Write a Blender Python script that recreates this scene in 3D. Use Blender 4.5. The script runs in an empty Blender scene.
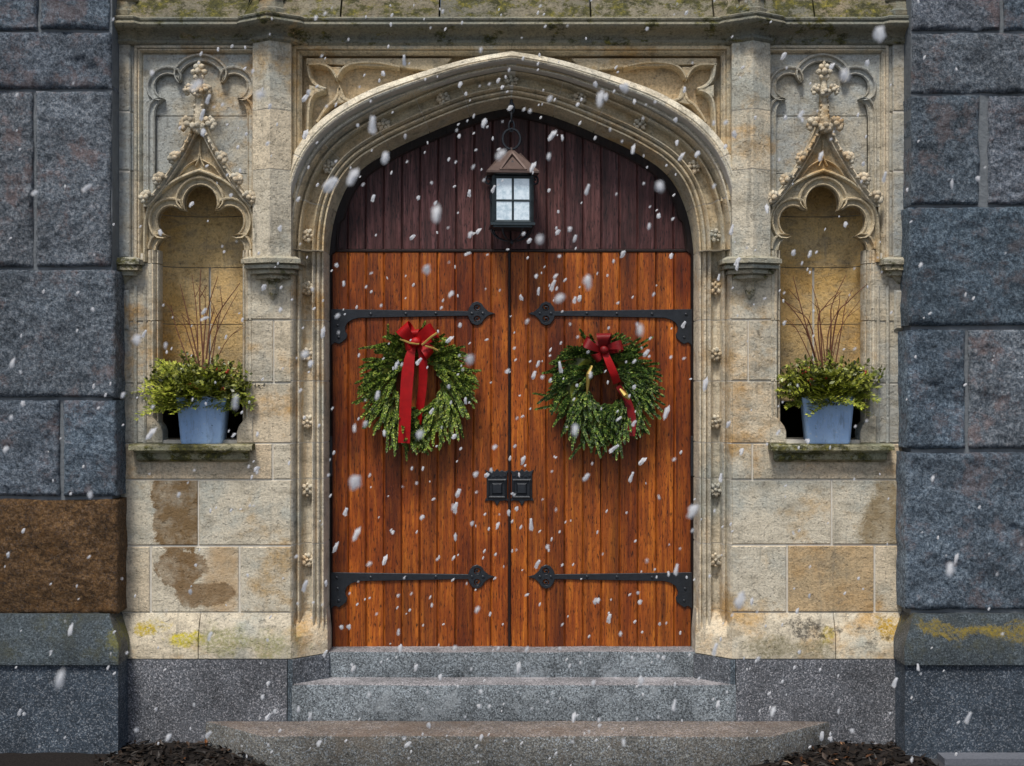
import bpy, bmesh, math, random
from mathutils import Vector, Matrix, noise
from mathutils.geometry import tessellate_polygon

R = math.radians
S = 0.006            # metres per drawing unit on the facade plane
ZC = 2.18            # eye height
DC = 8.0             # camera distance from the facade plane
random.seed(11)

# ------------------------------------------------------------------ camera, sky, sun, exposure
scene = bpy.context.scene
cam_d = bpy.data.cameras.new('camera')
cam = bpy.data.objects.new('camera', cam_d)
scene.collection.objects.link(cam)
cam.location = (0.003, -DC, ZC)
cam.rotation_euler = (R(90), 0, 0)
cam_d.sensor_width = 36
cam_d.lens = 36 * DC / (1024 * S)
cam_d.clip_start = 0.05
cam_d.clip_end = 500
cam_d.dof.use_dof = True
cam_d.dof.focus_distance = DC
cam_d.dof.aperture_fstop = 6.0
scene.camera = cam

SUN_EL, SUN_AZ = R(60), R(-18)       # sun high and a little left of the viewer
world = bpy.data.worlds.new('World')
scene.world = world
world.use_nodes = True
wn = world.node_tree
sky = wn.nodes.new('ShaderNodeTexSky')
sky.sky_type = 'NISHITA'
sky.sun_disc = False
sky.sun_elevation = SUN_EL
sky.sun_rotation = R(180) - SUN_AZ
sky.air_density = 1.0
sky.dust_density = 3.0
wn.links.new(sky.outputs[0], wn.nodes['Background'].inputs[0])
wn.nodes['Background'].inputs[1].default_value = 0.055

sun_d = bpy.data.lights.new('sun', 'SUN')
sun_d.energy = 1.5
sun_d.angle = R(12)
sun_d.color = (1.0, 0.96, 0.9)
sun = bpy.data.objects.new('sun', sun_d)
scene.collection.objects.link(sun)
to_sun = Vector((math.sin(SUN_AZ) * math.cos(SUN_EL), -math.cos(SUN_AZ) * math.cos(SUN_EL), math.sin(SUN_EL)))
sun.rotation_euler = to_sun.to_track_quat('Z', 'Y').to_euler()
sun.location = to_sun * 30

vs = scene.view_settings
vs.view_transform = 'Standard'
vs.look = 'None'
vs.exposure = 1.0
vs.gamma = 1.0
vs.use_curve_mapping = False

# ------------------------------------------------------------------ geometry helpers
def W(u, v, d):
    return Vector((u * S, -d, ZC + (383 - v) * S))

def q(px, py, d):
    k = (DC - d) / DC
    return ((px - 512) * k + 0.5, 383 + (py - 383) * k)

def V(px, py, d):
    u, v = q(px, py, d)
    return W(u, v, d)

def path_normals(pts, closed=False, clamp=1.7):
    n = len(pts)
    out = []
    for i in range(n):
        if closed:
            a, b, c = pts[i - 1], pts[i], pts[(i + 1) % n]
        else:
            a, b, c = pts[max(i - 1, 0)], pts[i], pts[min(i + 1, n - 1)]
        t1 = Vector((b[0] - a[0], b[1] - a[1]))
        t2 = Vector((c[0] - b[0], c[1] - b[1]))
        if t1.length < 1e-9: t1 = t2.copy()
        if t2.length < 1e-9: t2 = t1.copy()
        t1.normalize(); t2.normalize()
        n1 = Vector((-t1.y, t1.x)); n2 = Vector((-t2.y, t2.x))
        m = n1 + n2
        if m.length < 1e-4: m = n1.copy()
        m.normalize()
        k = 1.0 / max(m.dot(n1), 0.25)
        out.append(m * min(k, clamp))
    return out

def cr(pts, n=6):
    """smooth curve through points"""
    out = []
    for i in range(len(pts) - 1):
        p0 = Vector(pts[max(i - 1, 0)]); p1 = Vector(pts[i]); p2 = Vector(pts[i + 1]); p3 = Vector(pts[min(i + 2, len(pts) - 1)])
        for k in range(n):
            t = k / n
            out.append(0.5 * ((2 * p1) + (p2 - p0) * t + (2 * p0 - 5 * p1 + 4 * p2 - p3) * t * t + (3 * p1 - p0 - 3 * p2 + p3) * t ** 3))
    out.append(Vector(pts[-1]))
    return out

def arc(cx, cy, rx, ry, a0, a1, n):
    return [(cx + rx * math.cos(R(a0 + (a1 - a0) * i / n)), cy - ry * math.sin(R(a0 + (a1 - a0) * i / n))) for i in range(n + 1)]

ICO = {}
def ico(sub):
    if sub not in ICO:
        b = bmesh.new()
        bmesh.ops.create_icosphere(b, subdivisions=sub, radius=1)
        b.verts.index_update()
        ICO[sub] = ([v.co.copy() for v in b.verts], [[v.index for v in f.verts] for f in b.faces])
        b.free()
    return ICO[sub]

class MB:
    """collects shapes and links them as one mesh object"""
    def __init__(self, sg=1):
        self.v = []; self.f = []; self.sg = sg
    def add(self, verts, faces):
        o = len(self.v)
        self.v.extend(verts)
        self.f.extend([[i + o for i in f] for f in faces])
    def P(self, u, v, d):
        return W(self.sg * u, v, d)
    def prism(self, outer, d0, d1, holes=(), bev=0.0):
        loops = [[Vector((p[0], p[1], 0)) for p in outer]] + [[Vector((p[0], p[1], 0)) for p in h] for h in holes]
        tris = tessellate_polygon(loops)
        flat = [p for l in loops for p in l]
        n = len(flat)
        fr = []
        if bev:
            for l in loops:
                pl = [(p.x, p.y) for p in l]
                nn = path_normals(pl, True)
                area = sum(pl[i - 1][0] * pl[i][1] - pl[i][0] * pl[i - 1][1] for i in range(len(pl)))
                sgn = 1 if area > 0 else -1
                if l is not loops[0]: sgn = -sgn
                fr += [(p[0] + m.x * bev * sgn, p[1] + m.y * bev * sgn) for p, m in zip(pl, nn)]
        else:
            fr = [(p.x, p.y) for p in flat]
        bd = bev * S
        vs_ = [self.P(p.x, p.y, d0) for p in flat] + [self.P(p.x, p.y, d1 - bd) for p in flat] + [self.P(p[0], p[1], d1) for p in fr]
        fs = [list(t) for t in tris] + [[i + 2 * n for i in t] for t in tris]
        o = 0
        for l in loops:
            m = len(l)
            for i in range(m):
                a, b = o + i, o + (i + 1) % m
                fs.append([a, b, b + n, a + n])
                fs.append([a + n, b + n, b + 2 * n, a + 2 * n])
            o += m
        if not bev:
            # collapse the zero-depth ring
            vs_ = vs_[:n] + vs_[2 * n:]
            fs = [list(t) for t in tris] + [[i + n for i in t] for t in tris]
            o = 0
            for l in loops:
                m = len(l)
                for i in range(m):
                    a, b = o + i, o + (i + 1) % m
                    fs.append([a, b, b + n, a + n])
                o += m
        self.add(vs_, fs)
    def box(self, u0, u1, v0, v1, d0, d1, bev=0.6):
        self.prism([(u0, v0), (u1, v0), (u1, v1), (u0, v1)], d0, d1, bev=bev)
    def sweep(self, pts, prof, closed=False, cap=True, close_prof=True, osc=None, neg=None):
        pts = [(p[0], p[1]) for p in pts]
        nn = path_normals(pts, closed)
        m = len(prof); n = len(pts)
        vs_ = []
        for i, (p, k) in enumerate(zip(pts, nn)):
            f = osc[i] if osc else 1.0
            for o, d in prof:
                if neg and o < 0: o = o * neg[i]
                vs_.append(self.P(p[0] + k.x * o * f, p[1] + k.y * o * f, d))
        fs = []
        for i in range(n if closed else n - 1):
            j = (i + 1) % n
            for a in range(m if close_prof else m - 1):
                b = (a + 1) % m
                fs.append([i * m + a, i * m + b, j * m + b, j * m + a])
        if cap and not closed:
            fs.append(list(range(m)))
            fs.append([(n - 1) * m + a for a in range(m)])
        self.add(vs_, fs)
    def plan_sweep(self, plan, prof):
        """plan = [(u, d)], prof = [(v, outward metres)]"""
        pl = [(p[0] * S, -p[1]) for p in plan]     # world x,y
        nn = path_normals(pl, False, 1.5)
        m = len(prof); n = len(pl)
        vs_ = []
        for p, k in zip(pl, nn):
            for v, o in prof:
                vs_.append(Vector((self.sg * (p[0] - k.x * o), p[1] - k.y * o, ZC + (383 - v) * S)))
        fs = []
        for i in range(n - 1):
            for a in range(m - 1):
                fs.append([i * m + a, i * m + a + 1, (i + 1) * m + a + 1, (i + 1) * m + a])
        fs.append(list(range(m))); fs.append([(n - 1) * m + a for a in range(m)])
        self.add(vs_, fs)
    def tube(self, pts, rad, n=6, cap=True):
        pts = [Vector(p) for p in pts]
        if not isinstance(rad, (list, tuple)): rad = [rad] * len(pts)
        vs_ = []; fs = []
        up = None
        for i, p in enumerate(pts):
            t = (pts[min(i + 1, len(pts) - 1)] - pts[max(i - 1, 0)])
            if t.length < 1e-9: t = Vector((0, 0, 1))
            t.normalize()
            if up is None:
                up = Vector((0, 1, 0)) if abs(t.y) < 0.9 else Vector((1, 0, 0))
            a = t.cross(up)
            if a.length < 1e-4: a = t.orthogonal()
            a.normalize(); b = t.cross(a); up = -b if False else up
            for k in range(n):
                an = 2 * math.pi * k / n
                vs_.append(p + (a * math.cos(an) + b * math.sin(an)) * rad[i])
        for i in range(len(pts) - 1):
            for k in range(n):
                fs.append([i * n + k, i * n + (k + 1) % n, (i + 1) * n + (k + 1) % n, (i + 1) * n + k])
        if cap:
            fs.append(list(range(n))); fs.append([(len(pts) - 1) * n + k for k in range(n)])
        self.add(vs_, fs)
    def blob(self, c, r, sub=1, jit=0.0, mat=None):
        """ellipsoid; r = (rx,ry,rz) metres"""
        vv, ff = ico(sub)
        if not isinstance(r, (tuple, list)): r = (r, r, r)
        out = []
        for p in vv:
            w = Vector((p.x * r[0], p.y * r[1], p.z * r[2])) * (1 + random.uniform(-jit, jit))
            if mat: w = mat @ w
            out.append(Vector(c) + w)
        self.add(out, ff)
    def strip(self, pts, wvecs, th=0.002):
        """ribbon with thickness"""
        n = len(pts); vs_ = []
        for i in range(n):
            p = Vector(pts[i]); w = Vector(wvecs[i])
            t = Vector(pts[min(i + 1, n - 1)]) - Vector(pts[max(i - 1, 0)])
            nr = t.cross(w)
            if nr.length < 1e-9: nr = Vector((0, 1, 0))
            nr = nr.normalized() * th * 0.5
            vs_ += [p - w + nr, p + nr * 1.0 + Vector((0, 0, 0)), p + w + nr, p + w - nr, p - nr, p - w - nr]
        fs = []
        for i in range(n - 1):
            for k in range(6):
                fs.append([i * 6 + k, i * 6 + (k + 1) % 6, (i + 1) * 6 + (k + 1) % 6, (i + 1) * 6 + k])
        fs.append(list(range(6))); fs.append([(n - 1) * 6 + k for k in range(6)])
        self.add(vs_, fs)
    def mesh(self, name, mat, origin=Vector((0, 0, 0)), sharp=35, recalc=True):
        me = bpy.data.meshes.new(name)
        me.from_pydata([p - origin for p in self.v], [], self.f)
        if recalc:
            b = bmesh.new(); b.from_mesh(me)
            bmesh.ops.recalc_face_normals(b, faces=b.faces)
            b.to_mesh(me); b.free()
        me.validate()
        if sharp:
            me.shade_smooth()
            me.set_sharp_from_angle(angle=R(sharp))
        me.materials.append(mat)
        return me
    def build(self, name, mat, parent=None, origin=None, sharp=35, recalc=True):
        root = parent
        while root is not None and root.parent is not None: root = root.parent
        org = Vector(root.location) if root is not None else Vector(origin or (0, 0, 0))
        o = bpy.data.objects.new(name, self.mesh(name, mat, org, sharp, recalc))
        scene.collection.objects.link(o)
        if parent is not None: o.parent = parent
        else: o.location = org
        return o

def tag(o, label=None, cat=None, group=None, kind=None):
    if label: o['label'] = label
    if cat: o['category'] = cat
    if group: o['group'] = group
    if kind: o['kind'] = kind
    return o

def thing(name, loc, label, cat, group=None):
    o = bpy.data.objects.new(name, None)
    o.empty_display_size = 0.1
    scene.collection.objects.link(o)
    o.location = loc
    return tag(o, label, cat, group)

# ------------------------------------------------------------------ material helpers
class NT:
    def __init__(self, name):
        self.m = bpy.data.materials.new(name)
        self.m.use_nodes = True
        self.t = self.m.node_tree
        self.b = self.t.nodes['Principled BSDF']
        g = self.t.nodes.new('ShaderNodeNewGeometry')
        self.pos = g.outputs['Position']; self.isl = g.outputs['Random Per Island']
    def n(self, kind): return self.t.nodes.new(kind)
    def put(self, sock, val):
        if hasattr(val, 'is_output'): self.t.links.new(val, sock)
        elif isinstance(val, (tuple, list)) and len(val) == 3 and sock.type == 'RGBA': sock.default_value = (*val, 1)
        else: sock.default_value = val
    def scaled(self, s, off=(0, 0, 0)):
        n = self.n('ShaderNodeMapping'); self.put(n.inputs[0], self.pos)
        n.inputs['Scale'].default_value = s; n.inputs['Location'].default_value = off
        return n.outputs[0]
    def noise(self, scale, detail=4, rough=0.6, vec=None, dist=0.0, out=0):
        n = self.n('ShaderNodeTexNoise'); self.put(n.inputs['Vector'], vec or self.pos)
        n.inputs['Scale'].default_value = scale; n.inputs['Detail'].default_value = detail
        n.inputs['Roughness'].default_value = rough; n.inputs['Distortion'].default_value = dist
        return n.outputs[out]
    def voro(self, scale, vec=None, feature='F1', out=0, rnd=1.0):
        n = self.n('ShaderNodeTexVoronoi'); n.feature = feature
        self.put(n.inputs['Vector'], vec or self.pos); n.inputs['Scale'].default_value = scale
        n.inputs['Randomness'].default_value = rnd
        return n.outputs[out]
    def ramp(self, fac, stops, interp='LINEAR'):
        n = self.n('ShaderNodeValToRGB'); self.put(n.inputs[0], fac)
        n.color_ramp.interpolation = interp
        e = n.color_ramp.elements
        while len(e) < len(stops): e.new(0.5)
        for k, (p, c) in zip(e, stops):
            k.position = p
            k.color = (*c, 1) if isinstance(c, (tuple, list)) else (c, c, c, 1)
        return n.outputs[0]
    def mix(self, fac, a, b, mode='MIX'):
        n = self.n('ShaderNodeMix'); n.data_type = 'RGBA'; n.blend_type = mode
        self.put(n.inputs[0], fac); self.put(n.inputs[6], a); self.put(n.inputs[7], b)
        return n.outputs[2]
    def math(self, op, a, b=0.0, clamp=False):
        n = self.n('ShaderNodeMath'); n.operation = op; n.use_clamp = clamp
        self.put(n.inputs[0], a); self.put(n.inputs[1], b)
        return n.outputs[0]
    def patch(self, col, c, r, color, edge=0.35, nz=0.5, nscale=9, amount=1.0):
        """a stain or lichen patch with an irregular outline; c, r in metres"""
        mp = self.n('ShaderNodeMapping'); mp.vector_type = 'POINT'
        self.put(mp.inputs[0], self.pos)
        mp.inputs['Location'].default_value = [-a / b for a, b in zip(c, r)]
        mp.inputs['Scale'].default_value = [1 / b for b in r]
        ln = self.n('ShaderNodeVectorMath'); ln.operation = 'LENGTH'; self.put(ln.inputs[0], mp.outputs[0])
        nzv = self.noise(nscale, 7, 0.75, dist=0.6)
        nz2 = self.noise(nscale * 0.35, 2, 0.5)
        d = self.math('ADD', ln.outputs['Value'], self.math('MULTIPLY', self.math('SUBTRACT', nzv, 0.5), nz * 5))
        d = self.math('ADD', d, self.math('MULTIPLY', self.math('SUBTRACT', nz2, 0.5), nz * 5))
        fac = self.ramp(d, [(1 - edge, amount), (1.0, 0.0)])
        if nz > 0.45:
            fac = self.math('MULTIPLY', fac, self.ramp(self.noise(48, 5, 0.8), [(0.40, 0.15), (0.55, 1.0)]))
        else:
            fac = self.math('MULTIPLY', fac, self.ramp(self.noise(7, 6, 0.7), [(0.32, 0.45), (0.55, 1.0)]))
        return self.mix(fac, col, color)
    def bump(self, h, strength=0.5, dist=0.01, normal=None):
        n = self.n('ShaderNodeBump'); self.put(n.inputs['Height'], h)
        n.inputs['Strength'].default_value = strength; n.inputs['Distance'].default_value = dist
        if normal is not None: self.put(n.inputs['Normal'], normal)
        return n.outputs[0]
    def done(self, col, rough=0.85, normal=None, spec=0.5, metal=0.0):
        self.put(self.b.inputs['Base Color'], col); self.put(self.b.inputs['Roughness'], rough)
        if normal is not None: self.put(self.b.inputs['Normal'], normal)
        self.b.inputs['Specular IOR Level'].default_value = spec
        self.put(self.b.inputs['Metallic'], metal)
        return self.m

def sandstone(name, cream=(0.69, 0.62, 0.49), grey=(0.50, 0.50, 0.44), ochre=(0.52, 0.33, 0.13), och=0.5, gry=0.5, moss=0.0, patches=True):
    t = NT(name)
    big = t.noise(1.7, 6, 0.7)
    col = t.mix(t.ramp(big, [(0.62 - 0.3 * gry, 0.0), (0.74 - 0.3 * gry, 1.0)]), cream, grey)
    och_n = t.noise(1.3, 6, 0.7, vec=t.scaled((1, 1, 1.2), (7.3, 2, 4)))
    col = t.mix(t.math('MULTIPLY', t.ramp(och_n, [(0.62 - 0.3 * och, 0.0), (0.72 - 0.3 * och, 1.0)]), 0.85), col, ochre)
    isl = t.ramp(t.isl, [(0.0, (0.74, 0.76, 0.77)), (0.3, (1.05, 0.97, 0.86)), (0.55, (0.90, 0.92, 0.92)), (0.8, (1.12, 1.09, 1.02)), (1.0, (0.98, 0.85, 0.70))])
    col = t.mix(0.8, col, isl, 'MULTIPLY')
    streak = t.noise(4, 8, 0.75, vec=t.scaled((1.0, 1.0, 2.6)), dist=0.4)
    col = t.mix(t.ramp(streak, [(0.36, 0.6), (0.52, 0.0)]), col, (0.27, 0.235, 0.17))
    run = t.noise(7, 6, 0.65, vec=t.scaled((2.6, 1, 0.3), (3, 1, 0)))
    col = t.mix(t.ramp(run, [(0.56, 0.0), (0.72, 0.55)]), col, (0.17, 0.165, 0.14))
    soot = t.noise(11, 8, 0.8, vec=t.scaled((1, 1, 1), (1, 4, 8)))
    col = t.mix(t.ramp(soot, [(0.58, 0.0), (0.66, 0.6)]), col, (0.10, 0.095, 0.08))
    fine = t.noise(80, 3, 0.75)
    col = t.mix(0.8, col, t.ramp(fine, [(0.3, 0.55), (0.5, 1.0), (0.7, 1.25)]), 'MULTIPLY')
    if moss:
        mn = t.noise(7, 8, 0.8, vec=t.scaled((1, 1, 1.4)))
        col = t.mix(t.ramp(mn, [(0.56 - 0.2 * moss, 0.0), (0.63 - 0.2 * moss, 0.9)]), col, t.ramp(t.noise(22, 6, 0.75, vec=t.scaled((1, 1, 1), (2, 8, 1))), [(0.40, (0.03, 0.032, 0.014)), (0.54, (0.085, 0.083, 0.022)), (0.64, (0.22, 0.19, 0.032)), (0.72, (0.38, 0.33, 0.09))]))
    if patches == 'stain':
        def at(px, py, d=0.0): return V(px, py, d)
        col = t.patch(col, at(222, 575), (0.13, 0.6, 0.30), (0.50, 0.34, 0.18), 0.4, 0.2, 5, 0.8)
        col = t.patch(col, at(184, 512), (0.17, 0.6, 0.30), (0.20, 0.125, 0.055), 0.10, 0.30, 6, 0.95)
        col = t.patch(col, at(183, 568), (0.16, 0.6, 0.13), (0.21, 0.13, 0.06), 0.10, 0.30, 6, 0.95)
        col = t.patch(col, at(205, 594), (0.18, 0.6, 0.085), (0.24, 0.16, 0.085), 0.12, 0.30, 6, 0.95)
        col = t.patch(col, at(884, 520), (0.17, 0.6, 0.34), (0.27, 0.20, 0.105), 0.3, 0.35, 5, 0.9)
    elif patches:
        def at(px, py, d=0.0): return V(px, py, d)
        col = t.patch(col, at(152, 629), (0.13, 0.6, 0.05), (0.50, 0.37, 0.02), 0.5, 0.6, 14, 0.95)
        col = t.patch(col, at(185, 637), (0.13, 0.6, 0.05), (0.62, 0.52, 0.02), 0.5, 0.6, 14, 0.95)
        col = t.patch(col, at(245, 640), (0.36, 0.6, 0.12), (0.26, 0.26, 0.10), 0.6, 0.5, 10, 0.75)
        col = t.patch(col, at(889, 630), (0.09, 0.6, 0.08), (0.50, 0.30, 0.02), 0.5, 0.6, 16, 0.95)
        col = t.patch(col, at(826, 632), (0.05, 0.6, 0.06), (0.45, 0.34, 0.04), 0.5, 0.6, 16, 0.8)
        col = t.patch(col, at(808, 626), (0.12, 0.6, 0.06), (0.07, 0.065, 0.055), 0.5, 0.7, 18, 0.85)
        col = t.patch(col, at(862, 630), (0.14, 0.6, 0.05), (0.10, 0.095, 0.08), 0.5, 0.9, 22, 0.8)
        col = t.patch(col, at(775, 647), (0.34, 0.6, 0.07), (0.20, 0.18, 0.10), 0.6, 0.5, 10, 0.75)
    pits = t.noise(34, 4, 0.65, vec=t.scaled((1, 1, 1), (5, 5, 5)))
    h = t.math('ADD', t.math('MULTIPLY', t.noise(14, 8, 0.7), 1.2), t.math('MULTIPLY', fine, 0.5))
    h = t.math('ADD', h, t.math('MULTIPLY', t.ramp(pits, [(0.33, 0.0), (0.42, 1.0)]), 0.5))
    h = t.math('ADD', h, t.math('MULTIPLY', streak, 0.7))
    return t.done(col, 0.9, t.bump(h, 0.9, 0.010), 0.15)

def granite(name, dark, mid, light, spk=0.5, tint=(0.3, 0.2, 0.16), tint_amt=0.3, bumpd=0.02, moss=0.0, rough_rock=False, extra=None):
    t = NT(name)
    g = t.noise(48 if rough_rock else 90, 6, 0.85)
    col = t.ramp(g, [(0.36, dark), (0.5, mid), (0.64, light)])
    cells = t.voro(150, out=1)
    sep = t.n('ShaderNodeSeparateColor'); t.put(sep.inputs[0], cells)
    col = t.mix(t.ramp(sep.outputs[0], [(0.80, 0.0), (0.86, spk)]), col, (0.55, 0.57, 0.59))
    col = t.mix(t.ramp(sep.outputs[1], [(0.72, 0.0), (0.78, spk)]), col, (0.015, 0.017, 0.02))
    big = t.noise(2.6, 7, 0.75)
    col = t.mix(0.9, col, t.ramp(big, [(0.32, 0.5), (0.5, 1.0), (0.68, 1.5)]), 'MULTIPLY')
    tn = t.noise(3.4, 7, 0.8, vec=t.scaled((1, 1, 1), (3, 9, 2)))
    col = t.mix(t.math('MULTIPLY', t.ramp(tn, [(0.52, 0.0), (0.60, 1.0)]), tint_amt), col, t.mix(0.65, tint, g, 'MULTIPLY'))
    col = t.mix(0.9, col, t.ramp(t.isl, [(0.0, (0.55, 0.68, 0.76)), (0.25, (1.22, 1.12, 1.08)), (0.45, (0.78, 0.93, 1.05)), (0.65, (1.3, 1.24, 1.22)), (0.8, (1.0, 0.94, 0.97)), (1.0, (0.7, 0.84, 0.90))]), 'MULTIPLY')
    if moss:
        mn = t.noise(7, 7, 0.75)
        col = t.mix(t.ramp(mn, [(0.52, 0.0), (0.62, moss)]), col, (0.09, 0.09, 0.045))
    if extra: col = extra(t, col)
    if rough_rock:
        fac = t.voro(11)
        h = t.math('ADD', t.math('MULTIPLY', t.noise(20, 8, 0.8, dist=0.4), 1.9), t.math('MULTIPLY', g, 1.3))
        h = t.math('ADD', h, t.math('MULTIPLY', fac, 0.7))
    else:
        h = t.math('ADD', t.noise(28, 6, 0.7), t.math('MULTIPLY', g, 0.8))
    return t.done(col, 0.72, t.bump(h, 1.0, bumpd), 0.35)

M = {}
M['sandstone'] = sandstone('sandstone', och=0.26, gry=0.42)
M['sandstone_stain'] = sandstone('sandstone_stained', och=0.2, gry=0.35, patches='stain')
M['sandstone_tan'] = sandstone('sandstone_tan', cream=(0.56, 0.41, 0.24), grey=(0.47, 0.36, 0.22), ochre=(0.50, 0.32, 0.15), och=0.4, gry=0.35, patches=False)
M['sandstone_warm'] = sandstone('sandstone_arch', cream=(0.62, 0.53, 0.37), och=0.30, gry=0.3, patches=False)
M['sandstone_pale'] = sandstone('sandstone_pale', cream=(0.74, 0.69, 0.57), grey=(0.60, 0.59, 0.52), och=0.05, gry=0.4, patches=False)
M['sandstone_grey'] = sandstone('sandstone_weathered', cream=(0.54, 0.50, 0.41), grey=(0.41, 0.43, 0.42), och=0.22, gry=0.75, patches=False)
M['sandstone_ochre'] = sandstone('sandstone_niche', cream=(0.64, 0.46, 0.22), grey=(0.55, 0.43, 0.25), ochre=(0.56, 0.36, 0.13), och=0.4, gry=0.2, patches=False)
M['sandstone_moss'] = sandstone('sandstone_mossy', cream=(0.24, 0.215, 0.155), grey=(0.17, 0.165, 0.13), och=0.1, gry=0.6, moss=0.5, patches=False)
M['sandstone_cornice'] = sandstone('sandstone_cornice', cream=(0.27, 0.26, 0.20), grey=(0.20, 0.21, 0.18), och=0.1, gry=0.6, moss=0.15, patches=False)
M['sandstone_corbel'] = sandstone('sandstone_corbel', cream=(0.46, 0.43, 0.34), grey=(0.36, 0.37, 0.32), och=0.1, gry=0.6, moss=0.12, patches=False)
M['sandstone_sill'] = sandstone('sandstone_sill', cream=(0.33, 0.31, 0.21), grey=(0.27, 0.28, 0.2), och=0.1, gry=0.5, moss=0.45, patches=False)

t = NT('darkened_cavity_stone')
M['dark_stone'] = t.done(t.mix(t.noise(12, 5), (0.03, 0.028, 0.024), (0.07, 0.065, 0.055)), 0.8, t.bump(t.noise(30, 5), 0.5, 0.01), 0.3)  # near-black stone, darkened to deepen the added niche cavity
t = NT('mortar')
M['mortar'] = t.done(t.mix(t.noise(20, 4), (0.48, 0.45, 0.38), (0.74, 0.70, 0.62)), 0.95, t.bump(t.noise(60, 4), 0.5, 0.006), 0.1)
t = NT('granite_mortar')
M['granite_mortar'] = t.done(t.mix(t.noise(12, 5, 0.7), (0.07, 0.085, 0.10), (0.24, 0.26, 0.275)), 0.9, t.bump(t.noise(40, 5), 0.7, 0.01), 0.2)

M['granite'] = granite('rock_face_granite', (0.024, 0.037, 0.050), (0.15, 0.195, 0.24), (0.47, 0.53, 0.585), 0.2, (0.46, 0.32, 0.29), 0.5, 0.026, rough_rock=True)
M['granite_rust'] = granite('rust_stained_granite', (0.03, 0.018, 0.008), (0.19, 0.10, 0.036), (0.44, 0.26, 0.11), 0.10, (0.42, 0.20, 0.05), 0.5, 0.035, rough_rock=True)
M['granite_plinth'] = granite('dressed_dark_granite', (0.012, 0.019, 0.027), (0.045, 0.062, 0.082), (0.13, 0.16, 0.19), 0.3, (0.05, 0.07, 0.09), 0.3, 0.010)
M['granite_base'] = granite('dressed_grey_granite', (0.03, 0.035, 0.04), (0.12, 0.135, 0.15), (0.32, 0.35, 0.37), 0.55, (0.16, 0.17, 0.18), 0.3, 0.010)
def ledge_lichen(t, col):
    col = t.patch(col, V(985, 630, 0.25), (0.34, 0.5, 0.05), (0.33, 0.24, 0.03), 0.5, 0.8, 12, 0.85)
    col = t.patch(col, V(122, 635, 0.25), (0.10, 0.5, 0.14), (0.22, 0.21, 0.06), 0.5, 0.7, 12, 0.85)
    return col
M['granite_ledge'] = granite('weathered_granite_ledge', (0.02, 0.026, 0.03), (0.075, 0.088, 0.092), (0.19, 0.21, 0.21), 0.15, (0.12, 0.12, 0.09), 0.5, 0.014, moss=0.5, extra=ledge_lichen)
M['granite_step'] = granite('grey_step_granite', (0.06, 0.065, 0.068), (0.24, 0.25, 0.255), (0.54, 0.55, 0.55), 0.6, (0.75, 0.75, 0.75), 0.5, 0.008)
M['granite_step_brown'] = granite('worn_step_granite', (0.045, 0.04, 0.034), (0.20, 0.175, 0.145), (0.44, 0.39, 0.32), 0.45, (0.26, 0.19, 0.13), 0.5, 0.012)

def wood(name, a, b, c, fleck, rough=0.42):
    t = NT(name)
    off = t.n('ShaderNodeCombineXYZ')
    t.put(off.inputs[2], t.math('MULTIPLY', t.isl, 37.0)); t.put(off.inputs[0], t.math('MULTIPLY', t.isl, 11.0))
    av = t.n('ShaderNodeVectorMath'); av.operation = 'ADD'; t.put(av.inputs[0], t.pos); t.put(av.inputs[1], off.outputs[0])
    def sc(x, z):
        m = t.n('ShaderNodeMapping'); t.put(m.inputs[0], av.outputs[0]); m.inputs['Scale'].default_value = (x, x, z); return m.outputs[0]
    grain = t.noise(1.0, 7, 0.65, vec=sc(55, 3.0), dist=0.6)
    col = t.ramp(grain, [(0.3, a), (0.5, b), (0.72, c)])
    tone = t.noise(1.0, 5, 0.6, vec=sc(9, 1.1))
    col = t.mix(0.9, col, t.ramp(tone, [(0.32, 0.45), (0.5, 1.0), (0.66, 1.4)]), 'MULTIPLY')
    col = t.mix(1.0, col, t.ramp(t.isl, [(0, (0.66, 0.58, 0.52)), (0.5, (1, 1, 1)), (1, (1.28, 1.32, 1.2))]), 'MULTIPLY')
    worn = t.noise(1.6, 5, 0.65, vec=t.scaled((1, 1, 0.7), (2, 0, 1)))
    col = t.mix(1.0, col, t.ramp(worn, [(0.36, (0.55, 0.40, 0.36)), (0.52, (1, 1, 1)), (0.66, (1.18, 1.28, 1.3))]), 'MULTIPLY')
    fl = t.noise(1.0, 4, 0.65, vec=sc(120, 20))
    col = t.mix(t.ramp(fl, [(0.36, 0.92), (0.45, 0.0)]), col, fleck)
    h = t.math('ADD', grain, t.math('MULTIPLY', fl, 1.0))
    r = t.ramp(grain, [(0.3, rough + 0.2), (0.7, rough)])
    return t.done(col, r, t.bump(h, 0.6, 0.008), 0.4)
M['door'] = wood('oiled_orange_brown_oak', (0.12, 0.021, 0.003), (0.28, 0.064, 0.007), (0.48, 0.145, 0.016), (0.022, 0.004, 0.001))
M['tymp'] = wood('dark_oak_with_arch_shade', (0.026, 0.010, 0.010), (0.075, 0.027, 0.026), (0.16, 0.066, 0.066), (0.01, 0.005, 0.006), 0.45)  # separate dark panel; arch shade and sky sheen put into its colour
M['wood_and_shadow'] = wood('dark_oak_and_arch_shadow', (0.008, 0.004, 0.004), (0.018, 0.008, 0.007), (0.035, 0.015, 0.012), (0.01, 0.005, 0.003))  # near-black wood; round the arch it stands in for shadow

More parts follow.
